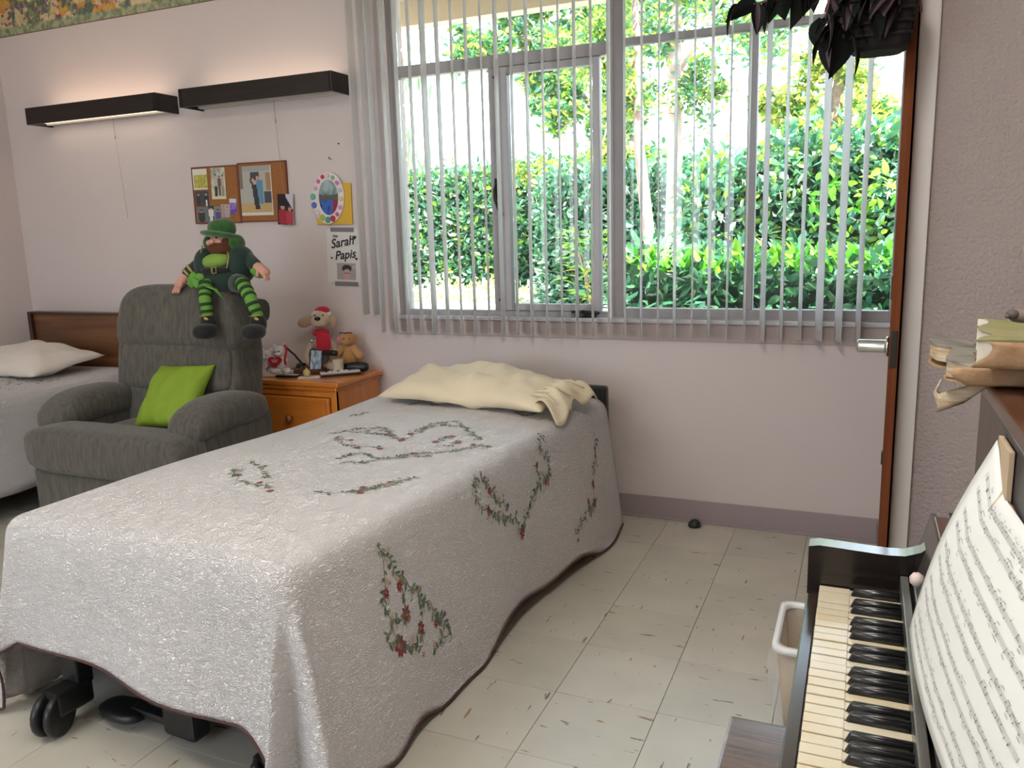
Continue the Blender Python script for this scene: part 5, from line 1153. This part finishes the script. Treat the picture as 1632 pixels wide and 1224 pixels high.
hedge('tall_hedge', -4.2, -1.6, 10.6, 1.2, lambda x: 2.05+.05*(x+4), 7000, (.08, .15), [LG, LD, LB_, LG, LP2], 'dense tall hedge behind the two slender trunks', 5)
def topr(x): return 1.85+.30*min(1, max(0, (x+1.6)/.9))
hr, posr = hedge('tall_hedge', -1.75, 2.2, 8.3, 1.2, topr, 7500, (.09, .16), [LG, LB_, LG, LD, LY, LB_, LP2], 'big-leaved tall hedge behind the right half of the window', 7)
lh, posl = hedge('low_hedge', -1.72, 1.6, 5.75, .8, lambda x: 1.13, 2600, (.09, .15), [LD, LD, LG, LB_], 'low clipped hedge close outside the right window', 9, up=.2)
lmo = leafmesh(1, .24, .25, .2, [LY], 'leaf'); lmg = leafmesh(1, .24, .25, .2, [mat('leaf_bright_green', (.10, .34, .03), .35, trans=.5)], 'leaf')
rg = random.Random(8)
for k in range(230):
    x = rg.uniform(-1.7, .7); addleaf((x+.06, rg.uniform(5.72, 6.0)-6.15, rg.uniform(1.02, 1.16)-GZ), (rg.uniform(-.7, .7), rg.uniform(-1, .2), rg.uniform(.2, 1.4)), rg.uniform(.09, .15), rg.uniform(-1, 1), rg.choice((lmo, lmg, lmg)), lh)
for k in range(150):
    x = rg.uniform(-.5, 1.0); addleaf((x-.225, rg.uniform(8.05, 8.4)-8.9, rg.uniform(1.05, 1.75)-GZ), (rg.uniform(-.8, .8), rg.uniform(-1, .2), rg.uniform(-.3, 1.2)), rg.uniform(.10, .17), rg.uniform(-1, 1), rg.choice((lmo, lmo, lmg)) if x > -.1 and rg.random() < .8 else lmg, hr)
# trees
def tree(name, trunk, rad, barkm, clusters, n, size, mats_, label, seed, asp=.42, branches=(), up=0, drop=0, bn_='branch'):
    o_ = Vector(trunk[0]); t = empty(name, o_, 0, label, 'tree')
    b = BM(); tube(b, [Vector(p)-o_ for p in trunk], rad, 10); obj('trunk', b, barkm, t, True)
    for br, r_ in branches: b = BM(); tube(b, [Vector(p)-o_ for p in br], r_, 7); obj('branch', b, barkm, t, True)
    cl = [(Vector(c)-o_, r_) for c, r_ in clusters]
    rr_ = random.Random(seed); sub = []
    for c, r_ in cl:
        for k in range(int(6+r_*14)):
            d = Vector((rr_.gauss(0, 1), rr_.gauss(0, 1), rr_.gauss(0, .8))); d = d.normalized()*r_*rr_.uniform(.3, 1); sub.append((c+d, rr_.uniform(.10, .28)*min(1.4, .6+r_*.5)))
    def pos(rg_):
        c, s_ = sub[rg_.randint(len(sub))]; q = rg_.normal(size=3)*s_*.5; return (c.x+q[0], c.y+q[1], c.z+q[2])
    leaves('leaf_mass', n, pos, size, mats_, t, seed, asp, up=up); return t
PALEB = mat('pale_bark', (.62, .50, .44), .8, col2=(.42, .26, .24), vscale=5, bump=.4, bscale=12); PINKB = mat('pinkish_bark', (.21, .125, .10), .85, col2=(.32, .21, .18), vscale=7, bump=.4, bscale=16)
tree('pale_trunk_tree', [(-1.95, 9.0, GZ), (-1.94, 9.0, 1.1), (-1.92, 9.0, 2.2), (-1.94, 9.0, 3.4), (-1.9, 9.1, 4.6)], [.10, .085, .08, .075, .05], PALEB,
     [((-2.1, 8.9, 3.5), .7), ((-1.5, 9.3, 4.0), .8), ((-2.6, 9.5, 3.9), .7), ((-1.6, 8.8, 2.75), .35), ((-2.35, 8.9, 2.7), .3), ((-1.1, 9.2, 3.3), .5), ((-1.9, 9, 4.8), .9)], 9000, (.05, .10), [LG, LY, LB_, LD, LO], 'tree with a straight pale trunk outside the window', 31,
     branches=[([(-1.93, 9, 2.9), (-1.6, 9.1, 3.4), (-1.3, 9.2, 4.0)], [.03, .02, .01]), ([(-1.93, 9, 3.1), (-2.3, 9.2, 3.6), (-2.6, 9.4, 4.1)], [.03, .02, .01])])
tree('leaning_tree', [(-1.80, 7.6, GZ), (-1.84, 7.62, 1.1), (-1.91, 7.65, 1.6), (-1.98, 7.7, 2.1), (-2.02, 7.8, 2.8), (-2.1, 8, 3.5)], [.065, .058, .055, .05, .04, .03], PINKB,
     [((-2.25, 7.7, 3.0), .35), ((-2.6, 8, 3.2), .45), ((-2.2, 7.8, 2.55), .22), ((-2.4, 7.9, 3.7), .6)], 4500, (.05, .09), [LO, LY, LG], 'slender tree with a leaning pinkish brown trunk', 33)
tree('wide_tree', [(-4.6, 15.5, GZ), (-4.5, 15.5, 2.0), (-4.2, 15.4, 3.2), (-4.4, 15.3, 4.2)], [.2, .17, .13, .06], MATS['bark'],
     [((-6.6, 15, 4.9), .9), ((-5.4, 15.2, 5.3), 1.1), ((-4.2, 15, 5.0), 1.0), ((-5.0, 14.5, 3.6), .6), ((-3.9, 14.8, 4.0), .7), ((-4.3, 14.4, 3.1), .5), ((-5.7, 14.8, 4.2), .6), ((-3.4, 15, 5.8), 1.2), ((-6, 15.6, 6.2), 1.2)], 15000, (.10, .20), [LG, LY, LO, LB_, LD], 'broad sunlit tree behind the tall hedge on the left', 35,
     branches=[([(-4.3, 15.3, 3.0), (-4.8, 15.1, 3.6), (-5.5, 15, 4.6)], [.09, .06, .03]), ([(-4.3, 15.3, 3.2), (-3.9, 15.1, 2.9), (-3.6, 14.9, 2.75)], [.06, .05, .03]), ([(-4.3, 15.3, 3.8), (-5.2, 15, 4.7), (-6.4, 15, 5.0)], [.07, .04, .02])])
tree('yellow_shrub_tree', [(-4.2, 11.9, GZ), (-4.1, 11.9, 1.5), (-3.9, 11.9, 2.3)], [.06, .05, .02], MATS['bark'],
     [((-3.9, 11.9, 2.2), .35), ((-3.3, 11.9, 2.35), .4), ((-4.7, 12, 2.15), .3), ((-2.9, 11.8, 2.2), .35)], 4500, (.07, .13), [LO, LY, LG, LO], 'yellow-tinged shrub rising above the middle of the hedge', 37,
     branches=[([(-3.9, 11.9, 2.0), (-3.6, 11.8, 2.5), (-3.5, 11.8, 2.8)], [.02, .015, .01])])
tree('pale_leaved_tree', [(-.6, 12, GZ), (-.5, 12, 2.4), (-.3, 12, 4.0)], [.12, .10, .05], MATS['bark'],
     [((-1.1, 12, 2.9), .45), ((-.6, 12, 3.3), .5), ((.0, 12, 2.7), .45), ((-.7, 12, 2.6), .4), ((.9, 12.2, 3.6), .4), ((-1.2, 12, 4.4), .8)], 6000, (.08, .15), [LO, LY, LO, LG], 'pale yellow-green tree above the right-hand hedge', 39)
# drooping eucalyptus twigs at the left edge
t = empty('eucalyptus', (-5.2, 8.6, GZ), 0, 'drooping narrow-leaved eucalyptus branches at the left of the window', 'tree')
b = BM(); tube(b, [(-.5, 0, 0), (-.4, 0, 2), (-.2, 0, 3.2), (.1, 0, 4)], [.1, .09, .07, .04], 8); obj('trunk', b, MATS['bark'], t)
b = BM(); tube(b, [(-.2, 0, 2.3), (.05, 0, 2.35), (.22, -.1, 2.5), (.30, -.1, 2.8)], [.03, .025, .02, .015], 7); obj('branch', b, PALEB, t)
b = BM(); tube(b, [(-.1, 0, 3.3), (.2, 0, 3.2), (.5, 0, 3.1)], [.03, .02, .015], 7); obj('branch', b, PALEB, t)
LE = leafmesh(1, .09, .2, .05, [mat('eucalyptus_leaf', (.14, .22, .12), .45, trans=.4)], 'leaf')
for k in range(120):
    if k < 65: p = (rg.uniform(-.1, .42), rg.uniform(-.3, .2), rg.uniform(1.95, 2.35))
    else: p = (rg.uniform(-.1, .55), rg.uniform(-.3, .2), rg.uniform(2.75, 3.25))
    addleaf(p, (rg.uniform(-.3, .35), rg.uniform(-.2, .2), -1), rg.uniform(.16, .28), rg.uniform(-2, 2), LE, t)
# palm-leaved garden shrub and white blossoms
t = empty('flowering_shrub', (-3.05, 9.6, GZ), 0, 'spiky yellow-green shrub beside the window crank', 'shrub')
b = BM(); [tube(b, [(0, 0, 0), (.1*math.cos(a), .1*math.sin(a), .5), (.25*math.cos(a), .2*math.sin(a), 1.0)], [.015, .012, .006], 6) for a in (0, 1.3, 2.6, 3.9, 5.2)]; obj('stems', b, MATS['bark'], t)
LN = leafmesh(1, .12, .2, .35, [LY], 'leaf'); LN2 = leafmesh(1, .12, .2, .35, [mat('ochre_leaf', (.34, .26, .06), .5, trans=.4)], 'leaf'); LN3 = leafmesh(1, .12, .2, .35, [LB_], 'leaf')
for k in range(230):
    a = rg.uniform(0, 2*PI); r_ = rg.uniform(.02, .33); z = rg.uniform(.2, 1.05)
    addleaf((r_*math.cos(a), r_*math.sin(a), z), (math.cos(a), math.sin(a), rg.uniform(-.2, .9)), rg.uniform(.10, .20), rg.uniform(-1, 1), rg.choice((LN, LN, LN3, LN2 if z < .6 else LN)), t)
WB = mat('white_petal', (.9, .9, .88), .5, trans=.3); lw = leafmesh(1, .2, .1, .2, [WB], 'petal')
def blossom(p, s_, label, grp):
    t = empty('blossom', p, 0, label, 'flower', grp)
    for k in range(6): a = k*PI/3+.3; addleaf((0, 0, 0), (math.cos(a), -.3, math.sin(a)), s_, 0, lw, t, 'petal')
    b = BM(); sup(b, (0, -.01, 0), (s_*.12, s_*.12, s_*.12), nu=8, nv=6); obj('flower_centre', b, LO, t)
blossom((-4.36, 12.42, 1.68), .085, 'star-shaped white blossom highest on the left hedge', None)
for k in range(9): blossom((rg.uniform(-8, -4.6), 12.42, rg.uniform(.9, 1.9)), .06, 'small white blossom scattered on the left hedge', 'white blossoms on the left hedge')
for k in range(12): blossom((rg.uniform(-1.5, .9), 8.12, rg.uniform(1.2, 1.85)), .05, 'small white blossom scattered on the right hedge', 'white blossoms on the right hedge')
# pale low plants along the kerb
t = empty('border_plants', (-5.5, 11.5, GZ), 0, 'sunbleached low plants along the foot of the left hedge', 'plant')
def posb(rg_): x = rg_.uniform(-2.2, 2.4); return (x, rg_.uniform(-.3, .5), abs(rg_.normal())*.12*(1+.5*math.sin(x*7)))
leaves('leaf_mass', 2500, posb, (.07, .14), [mat('bleached_leaf', (.72, .72, .60), .6, trans=.3), WB, LO], t, 44, up=.6)
